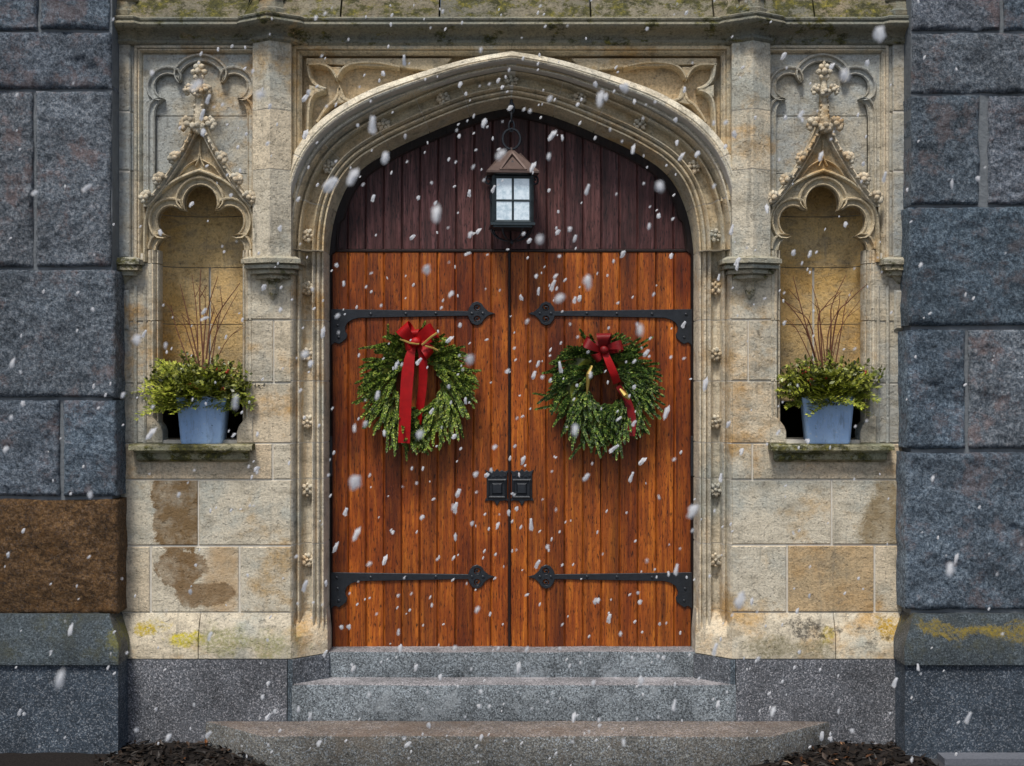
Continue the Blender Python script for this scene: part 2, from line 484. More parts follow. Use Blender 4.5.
t = NT('black_wrought_iron')
M['iron'] = t.done(t.mix(t.noise(40, 4), (0.010, 0.012, 0.016), (0.035, 0.042, 0.052)), 0.42, t.bump(t.noise(70, 4), 0.4, 0.004), 0.6, 0.4)
t = NT('dull_bronze')
M['bronze'] = t.done(t.mix(t.noise(25, 5, 0.7), (0.045, 0.03, 0.026), (0.17, 0.115, 0.095)), 0.5, t.bump(t.noise(60, 4), 0.4, 0.004), 0.5, 0.35)
t = NT('dark_lantern_metal')
M['lantern'] = t.done(t.mix(t.noise(30, 4), (0.02, 0.03, 0.035), (0.07, 0.09, 0.10)), 0.4, None, 0.5, 0.5)
t = NT('frosted_glass_daylight_glow')
t.b.inputs['Emission Color'].default_value = (0.80, 0.92, 1.0, 1)
t.b.inputs['Emission Strength'].default_value = 0.06  # faint glow added for the daylight in the panes
M['glass'] = t.done(t.mix(t.ramp(t.noise(22, 6, 0.75), [(0.38, 0.0), (0.58, 1.0)]), (0.38, 0.50, 0.58), (0.70, 0.80, 0.86)), 0.2, None, 0.5)
t = NT('red_velvet_ribbon')
M['ribbon'] = t.done(t.mix(t.noise(30, 4), (0.22, 0.002, 0.003), (0.50, 0.004, 0.006)), 0.5, t.bump(t.voro(280), 0.3, 0.002), 0.3)
t.b.inputs['Sheen Weight'].default_value = 0.0
t = NT('dark_red_ribbon')
M['ribbon_dark'] = t.done(t.mix(t.noise(30, 4), (0.08, 0.002, 0.003), (0.26, 0.004, 0.006)), 0.5, t.bump(t.voro(280), 0.3, 0.002), 0.3)
t = NT('gold_trim')
M['gold'] = t.done(t.mix(t.noise(60, 3), (0.55, 0.35, 0.06), (0.75, 0.58, 0.2)), 0.35, None, 0.5, 0.6)
def leafmat(name, stops, rough=0.5):
    t = NT(name)
    c = t.ramp(t.isl, stops)
    c = t.mix(0.85, c, t.ramp(t.noise(26, 3, 0.6), [(0.32, 0.30), (0.5, 1.0), (0.68, 1.7)]), 'MULTIPLY')
    t.b.inputs['Subsurface Weight'].default_value = 0.0
    return t.done(c, rough, None, 0.35)
M['fir'] = leafmat('fir_needles', [(0.0, (0.022, 0.040, 0.008)), (0.3, (0.065, 0.115, 0.016)), (0.65, (0.15, 0.225, 0.028)), (0.92, (0.28, 0.34, 0.05)), (1.0, (0.40, 0.43, 0.11))])
M['fir_dark'] = leafmat('dark_fir_needles', [(0.0, (0.014, 0.030, 0.008)), (0.4, (0.042, 0.088, 0.016)), (0.75, (0.10, 0.17, 0.027)), (0.94, (0.22, 0.28, 0.05)), (1.0, (0.33, 0.37, 0.1))])
M['cedar'] = leafmat('golden_cedar_sprays', [(0.0, (0.055, 0.085, 0.010)), (0.3, (0.17, 0.215, 0.022)), (0.7, (0.34, 0.38, 0.04)), (1.0, (0.54, 0.54, 0.10))])
M['boxwood'] = leafmat('olive_broad_leaves', [(0.0, (0.025, 0.034, 0.007)), (0.45, (0.09, 0.11, 0.016)), (0.85, (0.22, 0.24, 0.035)), (1.0, (0.36, 0.36, 0.08))], 0.35)
t = NT('brown_red_twig'); M['twig'] = t.done(t.mix(t.noise(40, 3), (0.09, 0.03, 0.02), (0.20, 0.09, 0.05)), 0.6, None, 0.3)
t = NT('red_berry'); M['berry'] = t.done(t.mix(t.noise(50, 3), (0.25, 0.015, 0.01), (0.45, 0.05, 0.02)), 0.35, None, 0.5)
t = NT('blue_glazed_pot')
c = t.mix(t.noise(5, 6, 0.7), (0.20, 0.38, 0.70), (0.48, 0.65, 0.88))
c = t.mix(t.ramp(t.noise(14, 7, 0.8, vec=t.scaled((2, 2, 0.5))), [(0.52, 0.0), (0.66, 0.55)]), c, (0.16, 0.20, 0.26))
c = t.mix(t.ramp(t.noise(45, 4, 0.7), [(0.60, 0.0), (0.70, 0.7)]), c, (0.62, 0.68, 0.74))
c = t.mix(t.ramp(t.noise(38, 4, 0.7, vec=t.scaled((1, 1, 1), (4, 4, 4))), [(0.28, 0.8), (0.36, 0.0)]), c, (0.05, 0.08, 0.15))
M['pot'] = t.done(c, 0.5, t.bump(t.noise(30, 5), 0.35, 0.006), 0.4)
t = NT('potting_soil'); M['soil'] = t.done((0.015, 0.012, 0.008), 0.95, None, 0.1)
t = NT('snow')
M['snow'] = t.done((0.95, 0.96, 0.97), 0.6, None, 0.2)
tr = t.n('ShaderNodeBsdfTranslucent'); tr.inputs[0].default_value = (0.95, 0.96, 0.98, 1)
ms = t.n('ShaderNodeMixShader'); ms.inputs[0].default_value = 0.5
t.t.links.new(t.b.outputs[0], ms.inputs[1]); t.t.links.new(tr.outputs[0], ms.inputs[2])
tp = t.n('ShaderNodeBsdfTransparent'); m2 = t.n('ShaderNodeMixShader'); m2.inputs[0].default_value = 0.33
t.t.links.new(ms.outputs[0], m2.inputs[1]); t.t.links.new(tp.outputs[0], m2.inputs[2])
t.t.links.new(m2.outputs[0], t.t.nodes['Material Output'].inputs[0])
t = NT('wet_asphalt')
M['asphalt'] = t.done(t.mix(t.noise(50, 5, 0.7), (0.025, 0.027, 0.03), (0.09, 0.092, 0.1)), t.ramp(t.noise(2, 4), [(0.4, 0.35), (0.6, 0.8)]), t.bump(t.noise(110, 4), 0.5, 0.008), 0.5)
t = NT('dark_mulch')
M['mulch'] = t.done(t.mix(t.noise(40, 5, 0.7), (0.004, 0.003, 0.003), (0.022, 0.016, 0.012)), 0.8, t.bump(t.noise(50, 5), 1.0, 0.02), 0.3)
M['leaf'] = leafmat('fallen_leaves', [(0.0, (0.008, 0.006, 0.005)), (0.75, (0.022, 0.015, 0.010)), (0.95, (0.04, 0.022, 0.012)), (0.985, (0.16, 0.055, 0.012)), (1.0, (0.4, 0.3, 0.2))], 0.55)
t = NT('pale_kerb')
M['kerb'] = t.done(t.mix(t.noise(60, 4, 0.8), (0.04, 0.05, 0.065), (0.22, 0.23, 0.26)), 0.8, t.bump(t.noise(60, 4), 0.5, 0.006), 0.3)

# ------------------------------------------------------------------ ground
g = MB()
g.add([Vector((-40, -60, 0)), Vector((40, -60, 0)), Vector((40, 30, 0)), Vector((-40, 30, 0))], [[0, 1, 2, 3]])
tag(g.build('ground', M['asphalt'], sharp=0), 'dark wet ground in front of the church wall', kind='structure')

# ------------------------------------------------------------------ arch geometry
C1, R1 = (104.5, 250.0), 85.0
_half = cr([(189.5, 268), (189.5, 250), (188.4, 230), (185.4, 210), (180.2, 192.5), (174.2, 179.6), (166.6, 168.6), (157, 158.8), (145, 150), (122, 136.8), (97, 125.2), (70, 113.6), (42, 103.2), (18, 97.4), (0, 94.3)], 4)
_half = [p for p in _half if p.y <= 250.001]
_hn = path_normals([(p.x, p.y) for p in _half])
def arch(o=0.0, foot=None):
    """four-centred arch at offset o: right foot -> springing -> apex -> left"""
    pts = [(p.x + n.x * o, p.y + n.y * o) for p, n in zip(_half, _hn)]
    pts[0] = (189.5 + o, 250.0)
    while len(pts) > 2 and pts[-1][0] <= 0.5: pts.pop()
    (xa, ya), (xb, yb) = pts[-2], pts[-1]
    pts.append((0.0, yb + (yb - ya) / (xb - xa) * (0 - xb)))
    if foot is not None: pts = [(189.5 + o, foot)] + pts
    left = [(-p[0], p[1]) for p in pts[:-1]][::-1]
    return pts + left
def arch_v(u, o=0.0):
    pts = arch(o)
    u = abs(u)
    for a, b in zip(pts, pts[1:]):
        if b[0] <= u <= a[0]:
            f = (u - b[0]) / max(a[0] - b[0], 1e-6)
            return b[1] + (a[1] - b[1]) * f
    return C1[1] if u > C1[0] else pts[len(pts) // 2][1]

def resample(pts, s0, s1, step=4.0):
    pts = [Vector((p[0], p[1])) for p in pts]
    L = [0]
    for a, b in zip(pts, pts[1:]): L.append(L[-1] + (b - a).length)
    def at(s):
        for i in range(len(pts) - 1):
            if L[i + 1] >= s:
                return pts[i].lerp(pts[i + 1], (s - L[i]) / max(L[i + 1] - L[i], 1e-9))
        return pts[-1].copy()
    out = [at(s0)]
    ss = [l for l in L if s0 + 0.3 < l < s1 - 0.3]
    out += [at(l) for l in ss] + [at(s1)]
    return out
def plen(pts):
    return sum((Vector(b) - Vector(a)).length for a, b in zip(pts, pts[1:]))

# ------------------------------------------------------------------ the sandstone portal
portal = thing('stone_portal', (0, 0, 0), 'cream sandstone Gothic church doorway with pointed arch, carved niches and tall wooden double doors', 'doorway')

# backing wall, seen only in the joints
NC = 311.5
for sg in (1, -1):
    m = MB(sg)
    m.prism([(219, 252), (265.5, 252), (265.5, 446), (396, 446), (396, 618), (219, 618)], -0.16, -0.006)
    m.build('mortar_bed', M['mortar'], portal, sharp=0)
    m = MB(sg)
    m.prism([(377.2, 40), (396, 40), (396, 447), (357.5, 447), (357.5, 253), (377.2, 253)], -0.16, -0.006)
    m.build('mortar_bed', M['mortar'], portal, sharp=0)

# facing blocks
right_rows = [
    (263, 319, [(220.5, 264.5)]), (320.6, 380, [(220.5, 236), (237.6, 264.5)]), (381.6, 442.6, [(220.5, 265)]),
    (444, 479, [(220.5, 240), (241.6, 391)]), (480.6, 544, [(220.5, 319.3), (321.3, 391)]), (546, 611.5, [(220.5, 274.6), (276.8, 362), (364.2, 391)]),
    (45, 112, [(378, 391)]), (113.4, 171, [(378, 391)]), (172.4, 262, [(378, 391)]),
    (263, 321, [(358.5, 391)]), (322.4, 383, [(358.5, 391)]), (384.5, 442.6, [(358, 391)])]
left_rows = [
    (263, 319, [(220.5, 264.5)]), (320.6, 382, [(220.5, 237), (238.6, 264.5)]), (383.6, 442.6, [(220.5, 265)]),
    (444, 479, [(220.5, 238), (239.6, 391)]), (480.6, 545, [(220.5, 312.5), (314, 391)]), (547, 612, [(220.5, 271), (273, 359.6), (362, 391)]),
    (45, 112, [(378, 391)]), (113.4, 171, [(378, 391)]), (172.4, 262, [(378, 391)]),
    (263, 321, [(358.5, 391)]), (322.4, 383, [(358.5, 391)]), (384.5, 442.6, [(358, 391)])]
for sg, rows in ((1, right_rows), (-1, left_rows)):
    for part in (0, 1):
        m = MB(sg)
        for v0, v1, cols in rows:
            for u0, u1 in cols:
                if (u0 > 350 and v0 < 443) != bool(part): continue
                odd = 0
                if v0 > 479 and sg < 0 and u0 in (314, 273): odd = 'stain'
                if v0 > 479 and sg > 0 and u0 == 321.3: odd = 'stain'
                if v0 > 479 and sg > 0 and u0 == 276.8: odd = 'tan'
                if odd:
                    b_ = MB(sg); b_.box(u0, u1, v0, v1, -0.12, random.uniform(-0.001, 0.005), 0.7)
                    ob = b_.build('ashlar_block', M['sandstone_' + odd], portal)
                    ob['label'] = 'tan sandstone block' if odd == 'tan' else 'brown-stained sandstone block'
                    continue
                m.box(u0, u1, v0, v1, -0.12, random.uniform(-0.001, 0.005), 0.7)
        m.build('ashlar_facing', M['sandstone_grey' if part else 'sandstone'], portal)

# arch and jamb mouldings, cut into voussoirs
PROF = [(-4.6, -0.345), (-4.4, -0.30), (-3.6, -0.285), (-3.0, -0.28), (0, -0.105), (0.8, -0.094), (2.2, -0.094), (3, -0.104), (3.4, -0.116), (4.3, -0.088), (5.3, -0.078), (6.6, -0.077), (7.7, -0.086),
        (8.1, -0.102), (9, -0.072), (10.6, -0.06), (11.6, -0.064), (12, -0.085), (13, -0.118), (15.5, -0.132), (19, -0.132), (21.6, -0.118), (22.6, -0.085),
        (23.0, -0.056), (24.2, -0.045), (25.6, -0.05), (26.0, -0.075), (27.2, -0.07), (28.4, -0.03), (29.6, -0.004), (31, 0.003), (31, -0.345)]
BACKP = [(-2.6, -0.34)] + [(o, d - 0.004) for o, d in PROF[4:-2]] + [(30.6, -0.002), (30.6, -0.34)]
full = arch(0, foot=250.0)
L = plen(full)
segs = 12
m = MB(); back = MB()
back.sweep(full, BACKP, neg=[0.1 + 0.9 * min(1, max(0, (250 - p[1]) / 60.0)) for p in full])
bounds = [L * i / segs for i in range(segs + 1)]
for i in range(segs):
    b0, b1 = bounds[i] + 0.35, bounds[i + 1] - 0.35
    pp = resample(full, b0, b1)
    m.sweep(pp, PROF, neg=[0.25 + 0.75 * min(1, max(0, (250 - p[1]) / 60.0)) for p in pp])
am = m.build('arch_moulding', M['sandstone_warm'], portal)
jb_levels = [(250.4, 318.6), (320, 380.2), (381.6, 442.6), (444, 479), (480.5, 544.6), (546, 612)]
for sg in (1, -1):
    m = MB(sg)
    for v0, v1 in jb_levels:
        m.sweep([(189.5, v1), (189.5, v0)], PROF, neg=[0.25, 0.25])
        back.sg = sg
    m.sweep([(189.5, 640), (189.5, 612.5)], PROF, neg=[0.25, 0.25])
    m.build('jamb_moulding', M['sandstone'], portal)
    m = MB(sg)
    m.sweep([(189.5, 640), (189.5, 250)], BACKP, neg=[0.1, 0.1])
    m.build('joint_mortar', M['mortar'], portal)
back.build('joint_mortar', M['mortar'], portal)

# wall field behind the spandrels, and the hood mould
m = MB()
ap = arch(24)
m.prism([(222, 252)] + ap + [(-222, 252), (-222, 40), (222, 40)], -0.18, -0.095)
m.build('spandrel_field', M['sandstone_warm'], portal)
HOOD = [(28.5, -0.14), (29.5, -0.015), (31, 0.004), (32.4, 0.0), (33, -0.016), (34.6, -0.012), (35.4, 0.035), (36.4, 0.056), (38, 0.061), (38.8, 0.052), (40.2, 0.058), (46.6, 0.018), (47.4, -0.01), (47.4, -0.14)]
def hood_scale(pts):
    """the hood mould swells a little at the haunches"""
    out = []
    for p in pts:
        v = p[1]
        f = lambda a, b: (lambda x: x * x * (3 - 2 * x))(min(1, max(0, (v - a) / (b - a))))
        out.append(0.90 + 0.19 * f(92, 145) - 0.09 * f(165, 240))
    return out
hp = arch(0, foot=262)
L = plen(hp)
m = MB()
bounds = [0] + [L * (i + 0.5) / 10 for i in range(10)] + [L]
for a, b in zip(bounds, bounds[1:]):
    pp = resample(hp, a + 0.2, b - 0.2)
    m.sweep(pp, HOOD, osc=hood_scale(pp))
m.build('hood_mould', M['sandstone_pale'], portal)
m = MB()
m.sweep(hp, [(29.3, -0.13)] + [(o - 0.4, d - 0.003) for o, d in HOOD[1:-1]] + [(46.6, -0.13)], osc=hood_scale(hp))
m.build('joint_mortar', M['mortar'], portal)

# spandrel frames and tracery
for sg in (1, -1):
    m = MB(sg)
    FR = [(0, -0.11), (0, -0.04), (1.5, -0.03), (2.2, -0.018), (3.5, -0.012), (4.6, -0.018), (5, 0.0), (7.5, 0.006), (9, 0.0), (9, -0.11)]
    m.sweep([(210.5, 200), (210.5, 54), (0.15, 54)], FR)
    RIB = [(-3.0, -0.10), (-2.6, -0.05), (-1.6, -0.035), (-0.8, -0.016), (0.8, -0.016), (1.6, -0.035), (2.6, -0.05), (3.0, -0.10)]
    def rib(pts, n=6): m.sweep(cr(pts, n), RIB)
    rib([(112, 66), (135, 61.5), (156, 62), (169, 67), (175.5, 77)])
    rib([(175.5, 77), (181, 68), (190, 63.5), (206, 63.5)])
    rib([(187, 88.5), (196, 84.5), (202, 77), (204.5, 63.5)])
    rib([(187, 88.5), (198, 93), (203, 105), (204.5, 134)])
    rib([(172.5, 87), (171, 96), (162, 100), (148, 99.5)])
    rib([(172.5, 87), (176, 98), (185, 106), (195, 121)])
    m.prism([(171, 66), (175.5, 80), (181, 66)], -0.10, -0.022, bev=0.5)
    m.prism([(203, 84), (186, 88.5), (203, 96)], -0.10, -0.022, bev=0.5)
    m.prism([(165, 101), (172.5, 84), (180, 104)], -0.10, -0.022, bev=0.5)
    m.prism([(60, 57), (112, 57), (206, 57), (206, 63), (190, 63), (112, 66), (72, 71)], -0.10, -0.03, bev=0.6)
    m.build('spandrel_tracery', M['sandstone_warm'], portal)

# rosettes in the hollow
def rosette_mesh(kind):
    m = MB()
    s = 7.2 * S
    random.seed(50 + kind)
    # square leaf base
    n = 4 + kind % 2
    for k in range(n):
        a = 2 * math.pi * k / n + kind * 0.5 + math.pi / 4
        mat = Matrix.Rotation(-a, 3, 'Y')
        m.blob((math.cos(a) * s * 0.62, -0.010, math.sin(a) * s * 0.62), (s * 0.50, 0.014, s * 0.36), 1, 0.12, mat)
        a2 = a + math.pi / n
        m.blob((math.cos(a2) * s * 0.75, -0.004, math.sin(a2) * s * 0.75), (s * 0.26, 0.012, s * 0.26), 1, 0.15)
    m.blob((0, -0.018, 0), (s * 0.3, 0.014, s * 0.3), 1, 0.1)
    return m.mesh('rosette', M['sandstone'], sharp=60)
ros = [rosette_mesh(k) for k in range(4)]
rp = []
for sg in (1, -1):
    for v in (287, 354, 422, 491, 562): rp.append((sg * 206.5, v, 0))
ah = arch(17.2, foot=250)
AL = plen(ah)
for f in [0.005] + [0.118 + 0.0 * i for i in range(0)]: pass
arch_targets = [(205, 232), (184, 166), (129.5, 119), (67, 94), (0, 80)]
for (u, v) in arch_targets:
    # nearest point of the hollow's centre line
    p = min(resample(ah, 0, AL / 2) + [Vector(x) for x in ah], key=lambda w: (w[0] - u) ** 2 + (w[1] - v) ** 2)
    for sg in ((1, -1) if u > 1 else (1,)):
        ang = math.degrees(math.atan2(250 - v, u)) if v < 250 else 0
        rp.append((sg * p[0], p[1], sg * math.degrees(math.atan2(-(p[0]), max(1, 320 - p[1])))))
for i, (u, v, rot) in enumerate(rp):
    o = bpy.data.objects.new('rosette', ros[i % 4])
    scene.collection.objects.link(o)
    o.parent = portal
    o.location = W(u, v, -0.104)
    o.rotation_euler = (0, R(rot), 0)
random.seed(5)

# buttresses with corbels
def plan_poly(m, plan, v0, v1, w1=None):
    """vertical prism over plan [(u,d)], optionally with a different plan at the bottom"""
    p2 = w1 or plan
    n = len(plan)
    vs_ = [m.P(a, v0, b) for a, b in plan] + [m.P(a, v1, b) for a, b in p2]
    fs = [list(range(n)), [n + i for i in range(n)]] + [[i, (i + 1) % n, n + (i + 1) % n, n + i] for i in range(n)]
    m.add(vs_, fs)
def bplan(c, w, base, apex):
    return [(c - w, -0.1), (c - w, base), (c, apex), (c + w, base), (c + w, -0.1)]
for sg in (1, -1):
    m = MB(sg)
    for v0, v1 in ((44, 112), (113, 171.4), (172.4, 258)):
        plan_poly(m, bplan(238, 19, 0.055, 0.125), v0, v1)
    b = m.build('buttress', M['sandstone'], portal, sharp=15)
    m = MB(sg)
    plan_poly(m, bplan(238, 18.7, 0.052, 0.122), 60, 250)
    m.build('joint_mortar', M['mortar'], b)
    m = MB(sg)
    P1 = lambda w, e: bplan(238, w, 0.05 + e, 0.125 + e)
    plan_poly(m, P1(24, 0.0), 257.5, 260.2, P1(29, 0.035))
    for w_, e_, a_, b_ in ((29.5, 0.04, 260.2, 264.6), (25.5, 0.012, 264.6, 266.4), (27, 0.022, 266.4, 269.6), (21.5, -0.010, 269.6, 271.4), (22.8, 0.0, 271.4, 274.6), (16, -0.03, 274.6, 276.4), (17.2, -0.022, 276.4, 279.4)):
        plan_poly(m, P1(w_, e_), a_, b_)
    plan_poly(m, P1(12, -0.04), 279.4, 283, P1(6.5, -0.06))
    m.tube([m.P(238, 281, 0.02), m.P(238, 287, 0.024), m.P(238, 289, 0.02), m.P(238, 294, 0.02), m.P(238, 300, 0.004)], [0.03, 0.026, 0.036, 0.028, 0.006], 8)
    m.build('corbel', M['sandstone_corbel'], b, sharp=20)
    # outer pilaster strip with its half corbel
    m = MB(sg)
    for v0, v1 in ((44, 112), (113.2, 171.4), (172.6, 258)):
        m.box(380, 392, v0, v1, -0.1, 0.03, 1.2)
    b = m.build('pilaster', M['sandstone_grey'], portal)
    m = MB(sg)
    m.box(380.5, 391.5, 46, 257, -0.1, 0.025, 0)
    m.build('joint_mortar', M['mortar'], b, sharp=0)
    m = MB(sg)
    def tier(u0, d1, v0, v1, u0b=None, d1b=None):
        u0b = u0 if u0b is None else u0b; d1b = d1 if d1b is None else d1b
        plan_poly(m, [(u0, -0.05), (u0 + 3, d1), (394, d1), (394, -0.05)], v0, v1, [(u0b, -0.05), (u0b + 3, d1b), (394, d1b), (394, -0.05)])
    tier(370, 0.06, 258, 260.5, 366, 0.085); tier(365.5, 0.09, 260.5, 265.5); tier(368.5, 0.07, 265.5, 267); tier(367.5, 0.078, 267, 271)
    tier(371.5, 0.058, 271, 272.4); tier(372.5, 0.052, 272.4, 276); tier(377, 0.035, 276, 277.4); tier(378, 0.03, 277.4, 284, 383, 0.008)
    m.build('corbel', M['sandstone_corbel'], b, sharp=20)
    m = MB(sg)
    m.sweep([(366.5, 443), (366.5, 286)], [(-2, -0.03), (-1.6, 0.008), (0, 0.016), (1.6, 0.008), (2, -0.03)])
    m.sweep([(376, 443), (376, 286)], [(-2.2, -0.03), (-1.8, 0.012), (0, 0.022), (1.8, 0.012), (2.2, -0.03)])
    m.box(382, 392, 290, 330, -0.03, 0.02, 2.0)
    m.build('colonnette', M['sandstone_grey'], b)

# ------------------------------------------------------------------ niches
def bez(a, c, b, n=5):
    return [((1 - t) ** 2 * a[0] + 2 * t * (1 - t) * c[0] + t * t * b[0], (1 - t) ** 2 * a[1] + 2 * t * (1 - t) * c[1] + t * t * b[1]) for t in [i / n for i in range(n + 1)]]
def mirrored(half, nc):
    """half = left half in (w, v), bottom up; gives full outline right-bottom -> top -> left-bottom"""
    right = [(-p[0] + nc, p[1]) for p in half]
    left = [(p[0] + nc, p[1]) for p in half][::-1]
    return right + left[1:] if abs(half[-1][0]) < 1e-6 else right + left
def cusp_scale(pts, reach=9.0, low=0.12):
    """narrows a rib where it runs out into a cusp"""
    pv = [Vector(p) for p in pts]
    cusps = []
    for i in range(1, len(pv) - 1):
        a = (pv[i] - pv[i - 1]); b = (pv[i + 1] - pv[i])
        if a.length > 1e-6 and b.length > 1e-6 and a.angle(b) > R(55): cusps.append(pv[i])
    return [min(1.0, low + (1 - low) * min([(p - c).length for c in cusps] + [reach]) / reach) for p in pv]
NHALF = bez((-44, 250), (-43.5, 239), (-31.5, 236.5)) + arc(-29.5, 221, 13.5, 15, 262, 48, 14) + [(-16.4, 210.4)] + arc(0, 203, 16.5, 18, 204, 90, 10)
THALF = [(-46, 206)] + bez((-46, 115), (-45.5, 102), (-36.5, 98.5)) + arc(-33, 86, 13, 12.5, 255, 25, 14) + [(-20.6, 82.4)] + arc(0, 79, 21, 18, 190, 90, 9)
GABLE = [(-53, 206), (-44, 197), (-31, 179), (-19, 160), (-10, 144), (-4.5, 131), (-2.5, 120)]

def crocket(m, w, v, nc, tilt, s=1.0):
    for k in range(5):
        a = tilt + (k - 2) * 0.7
        m.blob(m.P(nc + w + math.cos(a) * 3.6 * s, v - math.sin(a) * 3.6 * s, 0.055 + random.uniform(-0.006, 0.008)), (0.017 * s, 0.02, 0.017 * s), 1, 0.18)
    m.blob(m.P(nc + w, v, 0.07), (0.016 * s, 0.018, 0.016 * s), 1, 0.15)

for sg in (1, -1):
    m = MB(sg)
    # concave interior: plan half ellipse, with domed top
    nseg = 12; rows = [446, 322.4, 275, 250] + [250 - 66 * i / 8 for i in range(1, 9)]
    joints = [(401, 383.6), (382.8, 323), (322.2, 264.4), (263.6, 212), (211.2, 168)]
    for (v1, v0) in joints:
        for half in ((0, 0.497), (0.503, 1)) if v0 > 260 else ((0, 1),):
            vs_ = []; fs = []
            for v in (v1, v0):
                for k in range(nseg + 1):
                    a = math.pi * (half[0] + (half[1] - half[0]) * k / nseg)
                    cx = math.cos(a); sx = abs(math.sin(a)) ** 0.62
                    vs_.append(m.P(NC - 47.5 * math.copysign(abs(cx) ** 0.8, cx), v, -0.035 - 0.225 * sx))
            for k in range(nseg):
                fs.append([k, k + 1, nseg + 2 + k, nseg + 1 + k])
            m.add(vs_, fs)
    nb = m.build('niche', M['sandstone_ochre'], portal, recalc=True)
    m = MB(sg)
    m.box(NC - 52, NC + 52, 165, 402, -0.33, -0.275, 0)
    m.box(NC - 52, NC + 52, 440, 452, -0.33, -0.002, 0)
    m.box(NC - 52, NC + 52, 160, 169, -0.33, -0.10, 0)
    m.build('joint_mortar', M['mortar'], nb, sharp=0)
    # deep cavity added to make the foot of the niche go dark
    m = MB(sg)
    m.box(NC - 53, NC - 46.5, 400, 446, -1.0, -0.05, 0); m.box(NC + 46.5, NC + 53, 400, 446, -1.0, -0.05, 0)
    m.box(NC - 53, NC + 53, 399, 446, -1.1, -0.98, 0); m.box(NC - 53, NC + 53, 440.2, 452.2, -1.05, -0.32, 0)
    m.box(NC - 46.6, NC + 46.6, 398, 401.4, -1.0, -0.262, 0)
    m.build('added_dark_cavity', M['dark_stone'], nb, sharp=0)
    # jamb moulding of the opening
    JP = [(-1, -0.1), (-1, -0.03), (0.2, -0.016), (1.2, -0.018), (1.6, -0.028), (2.4, -0.01), (4, 0.008), (5.4, 0.006), (5.8, -0.01), (6.6, 0.004), (8.5, 0.008), (9.5, 0.0), (9.5, -0.1)]
    for s2 in (1, -1):
        m = MB(sg)
        for v0, v1 in ((250, 263), (264, 320), (321, 381), (382, 423)):
            if s2 > 0: m.sweep([(NC + 42.6, v1), (NC + 42.6, v0)], JP)
            else: m.sweep([(NC - 42.6, v0), (NC - 42.6, v1)], JP)
        # stop block at the foot of the moulding
        sl = [(NC + s2 * 37, 443), (NC + s2 * 37, 432), (NC + s2 * 39, 426), (NC + s2 * 43, 421), (NC + s2 * 47, 417), (NC + s2 * 53, 416), (NC + s2 * 53, 443)]
        m.prism(sl, -0.12, 0.010, bev=0.8)
        m.build('niche_jamb', M['sandstone'], nb)
    # panel field, frame and blind tracery
    m = MB(sg)
    m.prism([(NC - 60, 44), (NC + 66, 44), (NC + 66, 114), (NC - 60, 114)], -0.12, -0.052, bev=0.3)
    m.prism([(NC - 60, 114.8), (NC + 66, 114.8), (NC + 66, 172), (NC + 18, 172), (NC - 18, 172), (NC - 60, 172)], -0.12, -0.052, bev=0.3)
    m.prism([(NC - 60, 172.6), (NC - 22, 172.6), (NC - 46, 207), (NC - 60, 214)], -0.12, -0.052, bev=0.3)
    m.prism([(NC + 66, 172.6), (NC + 22, 172.6), (NC + 46, 207), (NC + 66, 214)], -0.12, -0.052, bev=0.3)
    m.build('panel_field', M['sandstone_grey'], nb)
    m = MB(sg)
    fr = [(0, -0.06), (0.2, -0.03), (1.6, -0.02), (2, -0.03), (2.6, -0.012), (4.2, 0.006), (5.2, 0.004), (5.6, -0.008), (6.6, 0.01), (8.4, 0.012), (9.2, 0.002), (9.2, -0.06)]
    m.sweep([(NC + 56.5, 262), (NC + 56.5, 54.5), (NC - 50.5, 54.5), (NC - 50.5, 262)], fr)
    m.build('panel_frame', M['sandstone'], nb)
    m = MB(sg)
    th = mirrored(THALF, NC)
    m.prism([(NC + 57.5, 206)] + [(NC + 57.5, 54), (NC - 51.5, 54), (NC - 51.5, 206), (NC - 46, 206)] + [p for p in th[::-1] if p[1] < 117] + [(NC + 46, 206)], -0.06, -0.024)
    TR = [(0, -0.06), (0, -0.03), (1.0, -0.016), (1.6, -0.018), (2.4, -0.028), (4.2, -0.030), (5.2, -0.02), (6.2, -0.006), (7.6, -0.004), (8.6, -0.016), (9.0, -0.05)]
    cs = cusp_scale(th)
    m.sweep(th, TR, osc=cs)
    m.build('blind_tracery', M['sandstone_grey'], nb)
    # cusped head of the niche
    m = MB(sg)
    nh = mirrored(NHALF, NC)
    gb = cr(GABLE, 4)
    gpoly = [(NC + p[0], p[1]) for p in gb]
    outer = [(NC - 54, 250), (NC - 54, 208)] + gpoly + [(2 * NC - p[0], p[1]) for p in gpoly[::-1]] + [(NC + 54, 208), (NC + 54, 250)]
    m.prism(outer + nh, -0.06, -0.012)
    HR = [(0, -0.07), (0, -0.02), (0.9, -0.002), (1.8, -0.004), (2.4, -0.018), (3.6, -0.026), (5.0, -0.022), (5.8, -0.004), (6.8, 0.012), (8.2, 0.014), (9.0, 0.002), (9.2, -0.05)]
    m.sweep(nh, HR, osc=cusp_scale(nh))
    # outer arch roll
    oa = mirrored(cr([(-54.5, 262), (-54.5, 236), (-52.5, 214), (-43, 197), (-29, 184), (-14, 176), (0, 171)], 5), NC)
    m.sweep(oa, [(-2.2, -0.05), (-2, 0.012), (-0.6, 0.03), (0.6, 0.03), (2, 0.012), (2.2, -0.05)])
